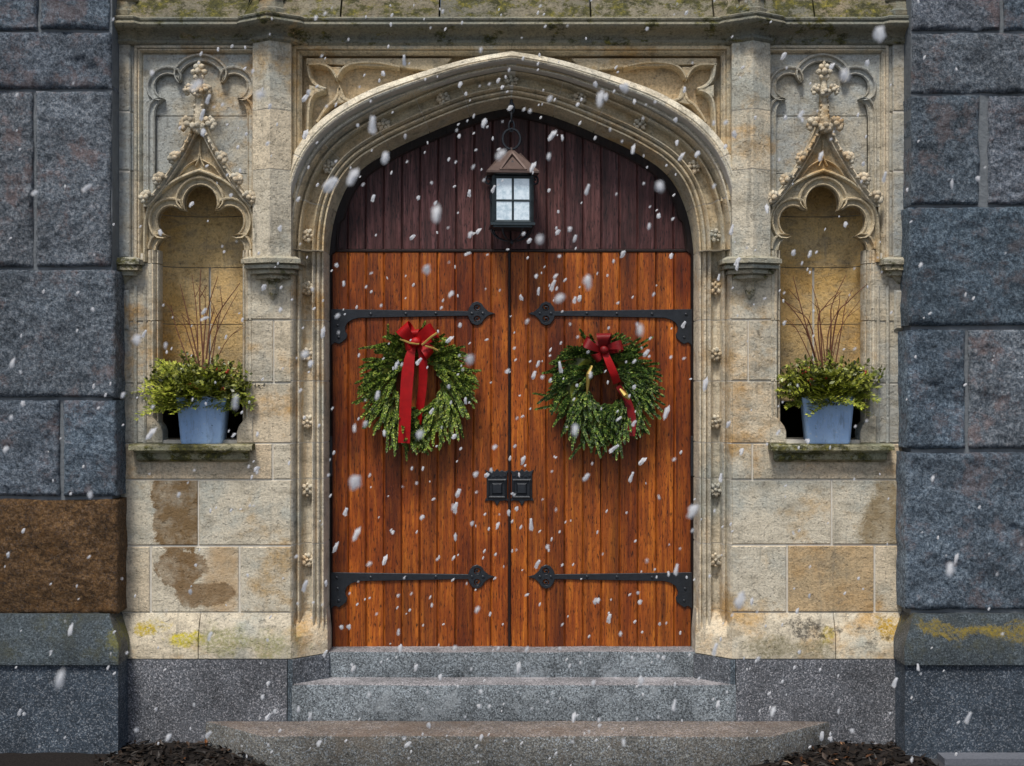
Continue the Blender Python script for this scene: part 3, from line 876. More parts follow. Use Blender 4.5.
    # little mouchettes between arch and gable
    for s2 in (1, -1):
        m.sweep(cr([(NC + s2 * 2, 160), (NC + s2 * 8, 163), (NC + s2 * 15, 168), (NC + s2 * 22, 178)], 5), [(-1.2, -0.04), (-0.8, 0.008), (0, 0.014), (0.8, 0.008), (1.2, -0.04)])
        m.sweep(cr([(NC + s2 * 4, 166), (NC + s2 * 0.8, 158), (NC, 148), (NC, 140)], 5), [(-1.2, -0.04), (-0.8, 0.008), (0, 0.014), (0.8, 0.008), (1.2, -0.04)])
    m.build('cusped_head', M['sandstone_warm'], nb)
    # ogee gable
    m = MB(sg)
    for s2 in (1, -1):
        pts = [(NC + s2 * p[0], p[1]) for p in gb]
        gp = [(-3.4, -0.05), (-3.2, 0.012), (-2.2, 0.034), (-1.2, 0.036), (-0.7, 0.026), (0.4, 0.034), (1.6, 0.056), (3.0, 0.05), (3.8, 0.03), (4, -0.05)]
        if s2 > 0: gp = [(-a, b) for a, b in gp]
        m.sweep(pts, gp)
        # carved bosses along the gable slope
        for k in range(2, len(gb) - 3, 2):
            m.blob(m.P(NC + s2 * (gb[k][0] - 1.6), gb[k][1] - 0.8, 0.05), (0.014, 0.014, 0.012), 1, 0.15)
    m.build('ogee_gable', M['sandstone'], nb)
    m = MB(sg)
    m.tube([m.P(NC, 134, 0.02), m.P(NC, 118, 0.02), m.P(NC, 100, 0.016), m.P(NC, 76, 0.012)], [0.036, 0.036, 0.028, 0.02], 6)
    for v, s_ in ((126, 1.25), (92, 0.95)):
        for s2 in (1, -1):
            crocket(m, s2 * 8.6 * s_, v, NC, 0.6 if s2 > 0 else math.pi - 0.6, 1.1 * s_)
            m.tube([m.P(NC + s2 * 2, v + 5, 0.03), m.P(NC + s2 * 6 * s_, v + 1, 0.045), m.P(NC + s2 * 10 * s_, v - 4 * s_, 0.05)], [0.012, 0.016, 0.010], 6)
        crocket(m, 0, v + 1, NC, -math.pi / 2, 1.1 * s_)
    for v in (102, 107, 112, 117):
        for s2 in (1, -1):
            m.blob(m.P(NC + s2 * 3.6, v, 0.04), (0.009, 0.010, 0.012), 1, 0.2)
    for k in range(6):
        a = k * math.pi / 3
        m.blob(m.P(NC + math.cos(a) * 5.4, 73 - math.sin(a) * 6, 0.03), (0.02, 0.02, 0.02), 1, 0.15)
    m.blob(m.P(NC, 73, 0.046), 0.022, 1, 0.1)
    m.blob(m.P(NC, 65, 0.03), (0.012, 0.012, 0.022), 1, 0.1)
    m.build('finial', M['sandstone'], nb, sharp=70)
    for s2 in (1, -1):
        for w, v, tl in ((-22.5, 160, 2.4), (-38, 181, 2.4), (-51, 199, 2.5)):
            m = MB(sg)
            crocket(m, s2 * w, v, NC, tl if s2 > 0 else math.pi - tl, 1.25)
            m.build('crocket', M['sandstone'], nb, sharp=70)
    # sill
    m = MB(sg)
    def slab(u0, u1, v0, v1, d1, d1b=None, ub=0):
        d1b = d1 if d1b is None else d1b
        plan_poly(m, [(u0, -0.08), (u0, d1), (u1, d1), (u1, -0.08)], v0, v1, [(u0 + ub, -0.08), (u0 + ub, d1b), (u1 - ub, d1b), (u1 - ub, -0.08)])
    slab(NC - 55, NC + 67, 443.4, 445.5, 0.07, 0.10); slab(NC - 55, NC + 67, 445.5, 449.5, 0.10)
    slab(NC - 52, NC + 64, 449.5, 452, 0.085, 0.07, 2); slab(NC - 50, NC + 62, 452, 459, 0.045, 0.04)
    slab(NC - 50, NC + 62, 459, 461.5, 0.045, 0.02, 2)
    m.build('sill', M['sandstone_sill'], nb)

# ------------------------------------------------------------------ cornice
plan = [(-396, 0.035), (-379, 0.035), (-374, 0.0), (-262, 0.0), (-257, 0.055), (-238, 0.125), (-219, 0.055), (-214, 0.0), (214, 0.0), (219, 0.055), (238, 0.125), (257, 0.055), (262, 0.0), (374, 0.0), (379, 0.035), (396, 0.035)]
m = MB()
m.plan_sweep(plan, [(46, -0.1), (45.6, 0.004), (43.5, 0.018), (41, 0.02), (40, 0.012), (38.5, 0.014), (36, 0.024), (33.5, 0.05), (32.4, 0.078), (30.5, 0.094), (28.5, 0.1), (26.6, 0.094), (25.4, 0.08), (24.6, 0.082), (23.6, 0.09), (22, 0.092), (20.6, 0.082), (20.2, -0.1)])
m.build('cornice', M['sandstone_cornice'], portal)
m = MB()
for a, b in ((-392, -262), (-258, -170), (-169, -72), (-71, 78), (79, 200), (201, 300), (301, 392)):
    pl = [p for p in [(x, y * 0.5) for x, y in plan] if a < p[0] < b]
    def dpl(u):
        for (x0, y0), (x1, y1) in zip(plan, plan[1:]):
            if x0 <= u <= x1: return 0.5 * (y0 + (y1 - y0) * (u - x0) / (x1 - x0))
        return 0
    m.plan_sweep([(a + 0.4, dpl(a))] + pl + [(b - 0.4, dpl(b))], [(24, -0.12), (20.5, 0.075), (-34, -0.10), (-34, -0.2)])
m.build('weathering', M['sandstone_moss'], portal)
m = MB()
for i in range(8):
    for j in range(3):
        m.box(-392 + 98 * i + 0.7 - (j % 2) * 0, -392 + 98 * (i + 1) - 0.7, -34 - 50 * (j + 1) + 0.7, -34 - 50 * j - 0.7, -0.25, -0.11, 0.8)
m.box(-394, 394, -184, -30, -0.3, -0.12, 0)
m.build('upper_ashlar', M['sandstone_grey'], portal)
for u in (238, -238, 386, -386):
    m = MB()
    rad = [(17, 19), (17, 14), (14, 12), (12.5, 4), (14.5, 2), (14.5, -2), (12, -5), (11, -12), (11, -60), (2, -120)]
    nn = 8
    vs_ = []; fs = []
    c0 = 0.05 if abs(u) < 300 else 0.0
    for r_, v in rad:
        for k in range(nn):
            a = 2 * math.pi * (k + 0.5) / nn
            vs_.append(W(u + r_ * math.cos(a), v, c0 + r_ * S * math.sin(a)))
    for i in range(len(rad) - 1):
        for k in range(nn):
            fs.append([i * nn + k, i * nn + (k + 1) % nn, (i + 1) * nn + (k + 1) % nn, (i + 1) * nn + k])
    fs += [list(range(nn)), [(len(rad) - 1) * nn + k for k in range(nn)]]
    m.add(vs_, fs)
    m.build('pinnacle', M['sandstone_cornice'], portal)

# ------------------------------------------------------------------ base course and plinth of the portal
for sg in (1, -1):
    m = MB(sg)
    cuts = [(186, 321.3), (322.2, 388)] if sg > 0 else [(186, 310.5), (311.4, 388)]
    for i, (a, b) in enumerate(cuts):
        pl = ([(187, -0.32), (187, -0.135), (219, -0.03)] if i == 0 else [(a, -0.03)]) + [(b, -0.03)]
        # vertical lower part + weathered slope; the inner end turns back into the reveal
        if i == 0:
            lo = [(186.5, -0.34), (186.5, -0.11), (191, -0.09), (214, 0.04), (219, 0.062), (b, 0.062), (b, -0.15)]
            up = [(188.6, -0.34), (188.6, -0.145), (192, -0.145), (219, -0.14), (221, -0.003), (b, 0.0), (b, -0.15)]
            lo2 = lo
        else:
            lo = [(a, -0.15), (a, 0.062), (b, 0.062), (b, -0.15)]
            up = [(a, -0.15), (a, 0.0), (b, 0.0), (b, -0.15)]
        n = len(lo)
        vs_ = [m.P(x, 613, y) for x, y in up] + [m.P(x, 636, y) for x, y in lo] + [m.P(x, 656.5, y) for x, y in lo]
        fs = [list(range(n)), [2 * n + k for k in range(n)]]
        for k in range(n):
            k2 = (k + 1) % n
            fs += [[k, k2, n + k2, n + k], [n + k, n + k2, 2 * n + k2, 2 * n + k]]
        m.add(vs_, fs)
    # sloped stops where the mouldings die into the base
    m.build('base_course', M['sandstone'], portal)
    m = MB(sg)
    plan_poly(m, [(222.8, -0.2), (222.8, 0.066), (381, 0.066), (381, -0.2)], 657.5, 747)
    plan_poly(m, [(185, -0.33), (185, -0.10), (191, -0.075), (217, 0.066), (222, 0.066), (222, -0.33)], 657.5, 747)
    m.build('plinth', M['granite_base'], portal)

# ------------------------------------------------------------------ doors
DD = -0.30
def door_leaf(sg, u_in):
    m = MB(sg)
    u_out = 188.0
    n = 10
    w = (u_out - u_in) / n
    v1 = q(0, 648.5, DD)[1]; v0 = q(0, 251.5, DD)[1]
    for i in range(n):
        m.box(u_in + w * i + 0.12, u_in + w * (i + 1) - 0.12, v0, v1, DD - 0.05, DD + random.uniform(-0.0012, 0.0012), 1.3)
    leaf = m.build('door_leaf', M['door'], portal, sharp=20)
    # strap hinges
    for py in (313.5, 576.5):
        m = MB(sg)
        half = [(137, -2.4), (138.5, -6.5), (141.5, -10.5), (146, -12), (150.5, -10), (153.5, -5.5), (157.5, -2), (164, 0)]
        out = [(0, -4.3)] + half + [(a, -b) for a, b in half[::-1][1:]] + [(28, 4.4), (21.5, 6.2), (16.5, 9.5), (14.2, 14), (14.5, 18), (16.5, 21), (15.5, 25), (11.5, 28.5), (8, 30.5), (4, 29), (0, 32)]
        k = (DC - DD) / DC
        vc = q(0, py, DD)[1]
        def loc(a, b): return (u_out - 0.8 - a * k, vc + b * k)
        holes = []
        for cy in (-5.6, 5.6):
            holes.append([loc(146.2 + 3.4 * math.cos(t_), cy + 3.2 * math.sin(t_)) for t_ in [2 * math.pi * i / 10 for i in range(10)]])
        m.prism([loc(*p) for p in out], DD + 0.0005, DD + 0.012, holes, bev=0.35)
        for a, b in ((6, 1), (7, 12), (8, 24), (40, 0.6), (75, 0.3), (105, 0), (141, 0), (152, 0)):
            m.blob(m.P(*loc(a, b), DD + 0.012), (0.011, 0.008, 0.011), 1)
        for cy in (-5.6, 5.6):
            m.tube([m.P(*loc(146.2 + (3.2 - 0.28 * i) * math.cos(i * 0.7) * 0.9, cy + (3.2 - 0.28 * i) * math.sin(i * 0.7) * 0.9), DD + 0.008) for i in range(9)], 0.005, 5)
        m.build('strap_hinge', M['iron'], leaf, sharp=40)
    # lock plate
    m = MB(sg)
    k = (DC - DD) / DC
    vc = q(0, 486.5, DD)[1]
    uc = u_in + 12.4
    ol = [(-10.5, -13), (-12.5, -17.5), (-8, -15.5), (-5, -17), (-2.5, -15.5), (0, -18.5), (2.5, -15.5), (5, -17), (8, -15.5), (12.5, -17.5), (10.8, -13), (10.8, 11), (12.6, 15), (8, 14.4), (3, 15), (0, 20), (-3, 15), (-8, 14.4), (-12, 15), (-10.5, 11)]
    m.prism([(uc + a, vc + b) for a, b in ol], DD + 0.0005, DD + 0.010, bev=0.4)
    sq = [(uc + 8.2, vc + 10.5), (uc + 8.2, vc - 6.5), (uc - 8.2, vc - 6.5), (uc - 8.2, vc + 10.5)]
    m.sweep(sq, [(-1, 0.0 + DD), (-0.8, DD + 0.018), (0.3, DD + 0.024), (1.4, DD + 0.018), (1.6, DD)], closed=True)
    m.prism([(uc - 5.6, vc - 4), (uc + 5.6, vc - 4), (uc + 5.6, vc + 8), (uc - 5.6, vc + 8)], DD + 0.008, DD + 0.022, bev=1.6)
    for a in (-8, -4, 0, 4, 8):
        m.blob(m.P(uc + a, vc - 11.2 + 0.8 * (abs(a) // 4 % 2), DD + 0.011), (0.011, 0.008, 0.008), 1)
    m.build('lock_plate', M['iron'], leaf, sharp=40)
    return leaf
l1 = door_leaf(1, -2.6 + 0.8)
l2 = door_leaf(-1, 2.6)
m = MB()
v1 = q(0, 648.5, DD)[1]; v0 = q(0, 252, DD)[1]
m.sweep([(-2.2, v1), (-2.2, v0)], [(-1.3, DD - 0.01), (-1.2, DD + 0.012), (0, DD + 0.016), (1.2, DD + 0.012), (1.3, DD - 0.01)])
m.build('astragal', M['wood_and_shadow'], l2)

# iron pin plates on the outer edges of the leaves
for leaf, sg in ((l1, 1), (l2, -1)):
    m = MB(sg)
    vv0, vv1 = q(0, 436, DD)[1], q(0, 476, DD)[1]
    m.box(185.6, 188.2, vv0, vv1, DD, DD + 0.016, 0.4)
    m.build('hinge_knuckle', M['iron'], leaf)

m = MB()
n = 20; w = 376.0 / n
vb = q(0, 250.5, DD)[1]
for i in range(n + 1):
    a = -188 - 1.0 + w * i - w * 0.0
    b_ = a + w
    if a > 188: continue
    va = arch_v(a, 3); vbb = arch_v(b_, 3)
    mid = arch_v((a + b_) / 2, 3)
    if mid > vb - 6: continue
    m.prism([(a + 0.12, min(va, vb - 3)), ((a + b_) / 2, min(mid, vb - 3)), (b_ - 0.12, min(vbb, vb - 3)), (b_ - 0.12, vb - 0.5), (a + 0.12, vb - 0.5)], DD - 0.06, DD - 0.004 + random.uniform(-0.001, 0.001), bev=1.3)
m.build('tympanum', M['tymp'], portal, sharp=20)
m = MB()
m.sweep(arch(0, foot=q(0, 648.5, DD)[1]) + [(-189.5, q(0, 648.5, DD)[1])], [(-13, DD - 0.05), (-13, DD + 0.004), (-11.5, DD + 0.012), (-8.5, DD + 0.008), (-5.5, DD + 0.013), (0.5, DD + 0.013), (0.5, DD - 0.05)], osc=[0.30 if p[1] > 249 else (0.75 if abs(p[0]) > 186 else 1.0) for p in arch(0, foot=q(0, 648.5, DD)[1]) + [(0, 999)]])  # side stops, widened round the arch to imitate the shadow on the boards
m.box(-189, 189, vb - 1.2, vb + 1.6, DD - 0.06, DD + 0.006, 0.6)
m.build('frame_and_arch_shadow', M['wood_and_shadow'], portal)
m = MB()
m.box(-200, 200, 70, 665, -0.45, -0.36, 0)
m.build('door_backing', M['wood_and_shadow'], portal, sharp=0)

# ------------------------------------------------------------------ steps
steps = thing('stone_steps', (0, -0.1, 0), 'three worn grey granite steps leading up to the wooden church doors', 'steps')
def slab3(plan, v0, v1, mat, name, bev=0.012, seg=14):
    """worn stone slab over a convex plan [(u, d)]"""
    m = MB()
    bm = bmesh.new()
    bot = [bm.verts.new(W(a, v1, b)) for a, b in plan]
    top = [bm.verts.new(W(a, v0, b)) for a, b in plan]
    bm.faces.new(bot); bm.faces.new(top[::-1])
    n = len(plan)
    for i in range(n):
        bm.faces.new([bot[i], bot[(i + 1) % n], top[(i + 1) % n], top[i]])
    bmesh.ops.recalc_face_normals(bm, faces=bm.faces)
    bmesh.ops.bevel(bm, geom=[e for e in bm.edges], offset=bev, segments=2, affect='EDGES', profile=0.6)
    for x in [i * 0.12 - 2.0 for i in range(35)]:
        bmesh.ops.bisect_plane(bm, geom=bm.verts[:] + bm.edges[:] + bm.faces[:], plane_co=(x, 0, 0), plane_no=(1, 0, 0))
    for v in bm.verts:
        nz = noise.noise(v.co * 3.1 + Vector((0, 0, 7)))
        v.co.z += 0.005 * nz
        v.co.y += 0.005 * noise.noise(v.co * 4.3)
    m.v = [v.co.copy() for v in bm.verts]
    bm.verts.index_update()
    m.f = [[v.index for v in f.verts] for f in bm.faces]
    bm.free()
    return m.build(name, mat, steps)
slab3([(-191, -0.4), (191, -0.4), (191, -0.13), (-191, -0.13)], 656.3, 684, M['granite_step'], 'threshold', 0.010)
slab3([(-218, -0.4), (223, -0.4), (223, 0.075), (-218, 0.075)], 682, 718.6, M['granite_step'], 'step', 0.016)
slab3([(-304, 0.068), (316, 0.068), (249, 0.42), (-235, 0.42)], 717.5, 747.5, M['granite_step_brown'], 'step', 0.016)

# ------------------------------------------------------------------ granite walls
def rock_block(m, u0, u1, v0, v1, d0, d1, amp=0.02, seed=0, skew=(0, 0)):
    """rock-faced block: displaced grid front with worn edges and straight sides"""
    step = 2.1
    nu = max(4, int((u1 - u0) / step)); nv = max(4, int((v1 - v0) / step))
    vs_ = []; fs = []
    off = Vector((seed * 3.7, seed * 1.9, seed * 5.3))
    for j in range(nv + 1):
        for i in range(nu + 1):
            fu, fv = i / nu, j / nv
            u = u0 + (u1 - u0) * fu; v = v0 + (v1 - v0) * fv
            u += skew[0] * (1 - fv) * (1 - fu) + skew[1] * (1 - fv) * fu
            e = min(fu * (u1 - u0), (1 - fu) * (u1 - u0), fv * (v1 - v0), (1 - fv) * (v1 - v0))
            ed = 1 - math.exp(-e / 1.3)
            p = Vector((u * S, 0, v * S)) + off
            h = noise.fractal(p * 5, 0.9, 2.1, 5) * amp + noise.fractal(p * 24, 0.9, 2.2, 3) * amp * 0.35
            rg = 1.3 * noise.noise(p * 9)
            cu = rg if (i in (0, nu)) else 0
            cv = 1.3 * noise.noise(p * 9 + Vector((9, 9, 9))) if (j in (0, nv)) else 0
            d = d1 - 0.018 * (1 - ed) + h * (0.35 + 0.65 * ed) - 0.004
            d = max(d, d1 - 0.03)
            vs_.append(m.P(u + cu, v + cv, d))
    for j in range(nv):
        for i in range(nu):
            a = j * (nu + 1) + i
            fs.append([a, a + 1, a + nu + 2, a + nu + 1])
    rim = [i for i in range(nu + 1)] + [j * (nu + 1) + nu for j in range(1, nv + 1)] + [nv * (nu + 1) + i for i in range(nu - 1, -1, -1)] + [j * (nu + 1) for j in range(nv - 1, 0, -1)]
    base = len(vs_)
    for r_ in rim:
        p = vs_[r_]
        vs_.append(Vector((p.x, -d0, p.z)))
    k = len(rim)
    for i in range(k):
        fs.append([rim[i], rim[(i + 1) % k], base + (i + 1) % k, base + i])
    fs.append([base + i for i in range(k)])
    m.add(vs_, fs)

PD = 0.20
def frx(px): return q(px, 383, PD)[0]
def fry(py): return q(512, py, PD)[1]
left_blocks = [  # px x0, x1, y0, y1 on the face of the pier
    (-80, 36, -70, 29), (39.5, 108, -70, 28), (-220, -86, -70, 40), (-60, 110, 31.5, 87.5), (-220, -66, 46, 150), (-70, 31, 91, 266), (35, 110, 91, 266),
    (-220, -76, 156, 300), (-110, 115, 269.5, 397), (-220, -116, 306, 430), (-90, 58, 400.5, 496), (62.5, 116, 400.5, 496), (-220, -96, 436, 540), (-220, -136, 546, 612)]
right_blocks = [
    (913, 1001, -70, 29), (1005, 1120, -70, 29), (1125, 1250, -70, 60), (913, 1090, 32.5, 92), (1096, 1250, 66, 180), (912, 980, 95, 204), (990, 1110, 95, 204),
    (910, 1100, 207, 325), (1116, 1250, 186, 320), (908, 966, 329.5, 448.5), (970, 1080, 329.5, 448.5), (1106, 1250, 326, 460), (906, 1120, 453, 610), (1126, 1250, 466, 610)]
for name, sg, blocks, label in (('granite_wall', -1, left_blocks, 'rough blue-grey granite block wall left of the doorway, with one rust-brown block low down'),
                                ('granite_wall', 1, right_blocks, 'rough blue-grey granite block wall right of the doorway, all its blocks grey')):
    wl = thing(name, (sg * 3.3, -0.1, 0), label, 'wall', 'granite walls flanking the doorway')
    m = MB()
    for i, (x0, x1, y0, y1) in enumerate(blocks):
        a, b = frx(x0), frx(x1)
        sk = (0, 0)
        if sg < 0 and x1 == 30: sk = (0, -6)
        if sg < 0 and x0 == 36: sk = (-9, 0)
        rock_block(m, a, b, fry(y0), fry(y1), -0.12, PD, 0.023, seed=i + (40 if sg > 0 else 0), skew=sk)
    m.build('masonry', M['granite'], wl, sharp=60)
    if sg < 0:
        m = MB()
        rock_block(m, frx(-130), frx(117), fry(500), fry(614), -0.12, PD, 0.023, seed=31)
        o = m.build('stone_block', M['granite_rust'], wl, sharp=60)
        o['label'] = 'rust-brown stained granite block'
    m = MB(sg)
    m.prism([(391, -75), (720, -75), (720, 620), (391, 620)], -0.15, PD - 0.034)
    m.build('mortar_joint', M['granite_mortar'], wl, sharp=0)
    m = MB(sg)
    # sloped ledge over the plinth
    cuts = [(379, 510), (511.4, 720)]
    for a, b in cuts:
        inn = a if a > 400 else 379
        up = [(392 if a < 400 else a, -0.1), (392 if a < 400 else a, 0.205), (b, 0.205), (b, -0.1)]
        lo = [(inn, -0.1), (inn, 0.285), (b, 0.285), (b, -0.1)]
        vs_ = [m.P(x, 608, y) for x, y in up] + [m.P(x, 636, y) for x, y in lo] + [m.P(x, 655, y) for x, y in lo]
        n = 4
        fs = [[0, 1, 2, 3], [8, 9, 10, 11]]
        for k in range(4):
            k2 = (k + 1) % 4
            fs += [[k, k2, 4 + k2, 4 + k], [4 + k, 4 + k2, 8 + k2, 8 + k]]
        m.add(vs_, fs)
    m.build('ledge', M['granite_ledge'], wl)
    m = MB(sg)
    for a, b in ((380.5, 560), (561, 720)):
        plan_poly(m, [(a, -0.1), (a, 0.262), (b, 0.262), (b, -0.1)], 655.6, 748)
    m.build('plinth', M['granite_plinth'], wl)

# ------------------------------------------------------------------ lantern
LD = -0.13
lan = thing('lantern', V(511, 112, LD), 'black hanging lantern with bronze gabled roof and pale glass panes under the arch', 'lantern')
def LV(px, py, dd=0.0): return V(px, py, LD) + Vector((0, -dd, 0))
hw = 18.5 * S; c = V(511.5, 203, LD)
rot = Matrix.Rotation(R(4), 3, 'Z')
def LP(x, y, z): return c + rot @ Vector((x, y, z))
m = MB()
topz, botz = 24 * S, -21.5 * S
bw = 0.011
def bar(m, a, b, r): m.tube([a, b], r, 4)
for sx in (-1, 1):
    for sy in (-1, 1):
        bar(m, LP(sx * hw, sy * hw, botz), LP(sx * hw, sy * hw, topz), bw * 1.3)
for z in (topz, botz):
    for s1 in (-1, 1):
        bar(m, LP(-hw, s1 * hw, z), LP(hw, s1 * hw, z), bw * 1.3)
        bar(m, LP(s1 * hw, -hw, z), LP(s1 * hw, hw, z), bw * 1.3)
for s1 in (-1, 1):
    bar(m, LP(0, s1 * hw, botz), LP(0, s1 * hw, topz), bw * 0.8); bar(m, LP(s1 * hw, 0, botz), LP(s1 * hw, 0, topz), bw * 0.8)
    bar(m, LP(-hw, s1 * hw, 0), LP(hw, s1 * hw, 0), bw * 0.8); bar(m, LP(s1 * hw, -hw, 0), LP(s1 * hw, hw, 0), bw * 0.8)
# bottom tray and hanging basket
for z, r_ in ((botz - 0.012, 1.2), (botz - 0.024, 1.05)):
    vs_ = [LP(sx * hw * r_, sy * hw * r_, z + dz) for dz in (0.008, -0.008) for sx, sy in ((-1, -1), (1, -1), (1, 1), (-1, 1))]
    m.add(vs_, [[0, 1, 2, 3], [4, 5, 6, 7]] + [[i, (i + 1) % 4, 4 + (i + 1) % 4, 4 + i] for i in range(4)])
m.build('body_frame', M['lantern'], lan)
m = MB()
for k in range(7):
    a0 = math.pi * (k / 6)
    pts = [LP(hw * 1.1 * math.cos(a0) * math.cos(t_), hw * 0.9 * math.sin(a0) * math.cos(t_) * (1 if k % 2 else -1), botz - 0.03 - 0.075 * math.sin(t_)) for t_ in [i * math.pi / 2 / 6 for i in range(7)]]
    m.tube(pts, 0.006, 5)
m.blob(LP(0, 0, botz - 0.11), (0.016, 0.016, 0.02), 1)
m.build('basket', M['iron'], lan)
for ax in range(4):
    m = MB()
    rz = Matrix.Rotation(math.pi / 2 * ax, 3, 'Z')
    p = [rz @ Vector((sx * hw * 0.97, -hw + 0.002 - 0.004 * k, z)) for k in (0, 1) for sx, z in ((-1, botz), (1, botz), (1, topz), (-1, topz))]
    m.add([LP(*w_) for w_ in p], [[0, 1, 2, 3], [4, 5, 6, 7]] + [[i, (i + 1) % 4, 4 + (i + 1) % 4, 4 + i] for i in range(4)])
    m.build('glass_pane', M['glass'], lan, sharp=0)
m = MB()
ez = 27 * S; az = 53 * S; ew = 26 * S
ring0 = [LP(sx * ew, sy * ew, ez) for sx, sy in ((-1, -1), (1, -1), (1, 1), (-1, 1))]
ring1 = [LP(sx * ew, sy * ew, ez + 0.012) for sx, sy in ((-1, -1), (1, -1), (1, 1), (-1, 1))]
ring2 = [LP(sx * 0.016, sy * 0.016, az) for sx, sy in ((-1, -1), (1, -1), (1, 1), (-1, 1))]
m.add(ring0 + ring1 + ring2, [[0, 1, 2, 3], [8, 9, 10, 11]] + [[i, (i + 1) % 4, 4 + (i + 1) % 4, 4 + i] for i in range(4)] + [[4 + i, 4 + (i + 1) % 4, 8 + (i + 1) % 4, 8 + i] for i in range(4)])
# raised triangular dormers on each roof face
roof = m.build('roof', M['bronze'], lan, sharp=20)
for ax in range(4):
    rz = Matrix.Rotation(math.pi / 2 * ax, 3, 'Z')
    m = MB()
    tri = [(-13 * S, ez + 0.016), (13 * S, ez + 0.016), (0, az - 0.02)]
    fr_ = [LP(*(rz @ Vector((x, -ew * 0.96 + (z - ez) / (az - ez) * ew * 0.82 - 0.012, z)))) for x, z in tri]
    for i in range(3): m.tube([fr_[i], fr_[(i + 1) % 3]], 0.010, 5)
    m.build('dormer', M['bronze'], roof)
    m = MB()
    tri = [(-5 * S, ez + 0.03), (5 * S, ez + 0.03), (0, az - 0.07)]
    a3 = [LP(*(rz @ Vector((x, -ew * 0.96 + (z - ez) / (az - ez) * ew * 0.86 - 0.010 + dy, z)))) for dy in (0, 0.006) for x, z in tri]
    m.add(a3, [[0, 1, 2], [3, 4, 5], [0, 1, 4, 3], [1, 2, 5, 4], [2, 0, 3, 5]])
    m.build('vent', M['iron'], roof, sharp=0)
# scrolls at the sides
for sx in (-1, 1):
    m = MB()
    pts = []
    for i in range(26):
        a = i * 0.36; r_ = 0.036 * (1 - i / 30)
        pts.append(LP(sx * (hw + 0.028 - r_ * math.cos(a) * 0.8), -hw * 0.2, topz - 0.012 + r_ * math.sin(a)))
    m.tube([LP(sx * hw, -hw * 0.2, botz * 0.3), LP(sx * (hw + 0.02), -hw * 0.2, 0.03), LP(sx * (hw + 0.006), -hw * 0.2, topz - 0.05)] + pts, 0.0065, 5)
    m.build('scroll_bracket', M['iron'], lan)
m = MB()
rc = LV(511.5, 139); 
m.tube([rc + Vector((0.054 * math.cos(t_), 0, 0.062 * math.sin(t_))) for t_ in [2 * math.pi * i / 20 for i in range(21)]], 0.0075, 6)
m.build('hanging_ring', M['iron'], lan)
for k, py in enumerate((126, 117, 108)):
    m = MB()
    cc = LV(511.5, py)
    m.tube([cc + Vector((0.016 * math.cos(t_) if k % 2 == 0 else 0, 0.016 * math.cos(t_) if k % 2 else 0, 0.034 * math.sin(t_))) for t_ in [2 * math.pi * i / 10 for i in range(11)]], 0.006, 5)
    m.build('chain_link', M['iron'], lan)
m = MB()
m.tube([LV(511.5, 157), LV(511.5, 147.6)], 0.009, 6)
m.build('roof_stem', M['bronze'], lan)
m = MB()
m.tube([LV(511.5, 105), LV(511.5, 92)], 0.009, 6)
m.build('ceiling_hook', M['iron'], lan)

# ------------------------------------------------------------------ foliage helpers
def needle(m, p, d, L, w, nrm):
    s = d.cross(nrm)
    if s.length < 1e-5: s = d.orthogonal()
    s.normalize()
    a = p; b = p + d * L * 0.55 + s * w; c_ = p + d * L; e = p + d * L * 0.55 - s * w
    o = len(m.v)
    m.v += [a, b, c_, e]
    m.f.append([o, o + 1, o + 2, o + 3])
def rv(): return Vector((random.gauss(0, 1), random.gauss(0, 1), random.gauss(0, 1))).normalized()
def fir_sprig(m, base, d, L, nl=0.026, nw=0.0022, droop=0.1, dens=1.0):
    d = d.normalized()
    n = int(22 * L / 0.14 * dens)
    side = d.cross(Vector((0, -1, 0)))
    if side.length < 0.05: side = d.cross(Vector((1, 0, 0)))
    side.normalize()
    up = side.cross(d).normalized()
    if up.y > 0: up = -up
    p0 = base
    pts = []
    for i in range(n):
        t_ = i / n
        p = base + d * (L * t_) + Vector((0, 0, -droop * L * t_ * t_))
        ln = nl * (1 - 0.45 * t_)
        for s_ in (-1, 1):
            dd = (d * 0.95 + side * s_ * random.uniform(0.3, 0.6) + up * random.uniform(-0.1, 0.5)).normalized()
            needle(m, p, dd, ln * random.uniform(0.75, 1.15), nw, (up + rv() * 0.5).normalized())
        if i % 2 == 0:
            dd = (d * 0.9 + up * random.uniform(0.3, 0.8) + side * random.uniform(-0.4, 0.4)).normalized()
            needle(m, p, dd, ln * 0.85, nw, (side + rv() * 0.4).normalized())
    tip = base + d * L + Vector((0, 0, -droop * L))
    needle(m, tip - d * 0.01, d, nl * 0.9, nw * 1.2, up)
    m.tube([base, base + d * L * 0.5 + Vector((0, 0, -droop * L * 0.25)), tip], [0.0022, 0.0018, 0.0012], 3, cap=False)

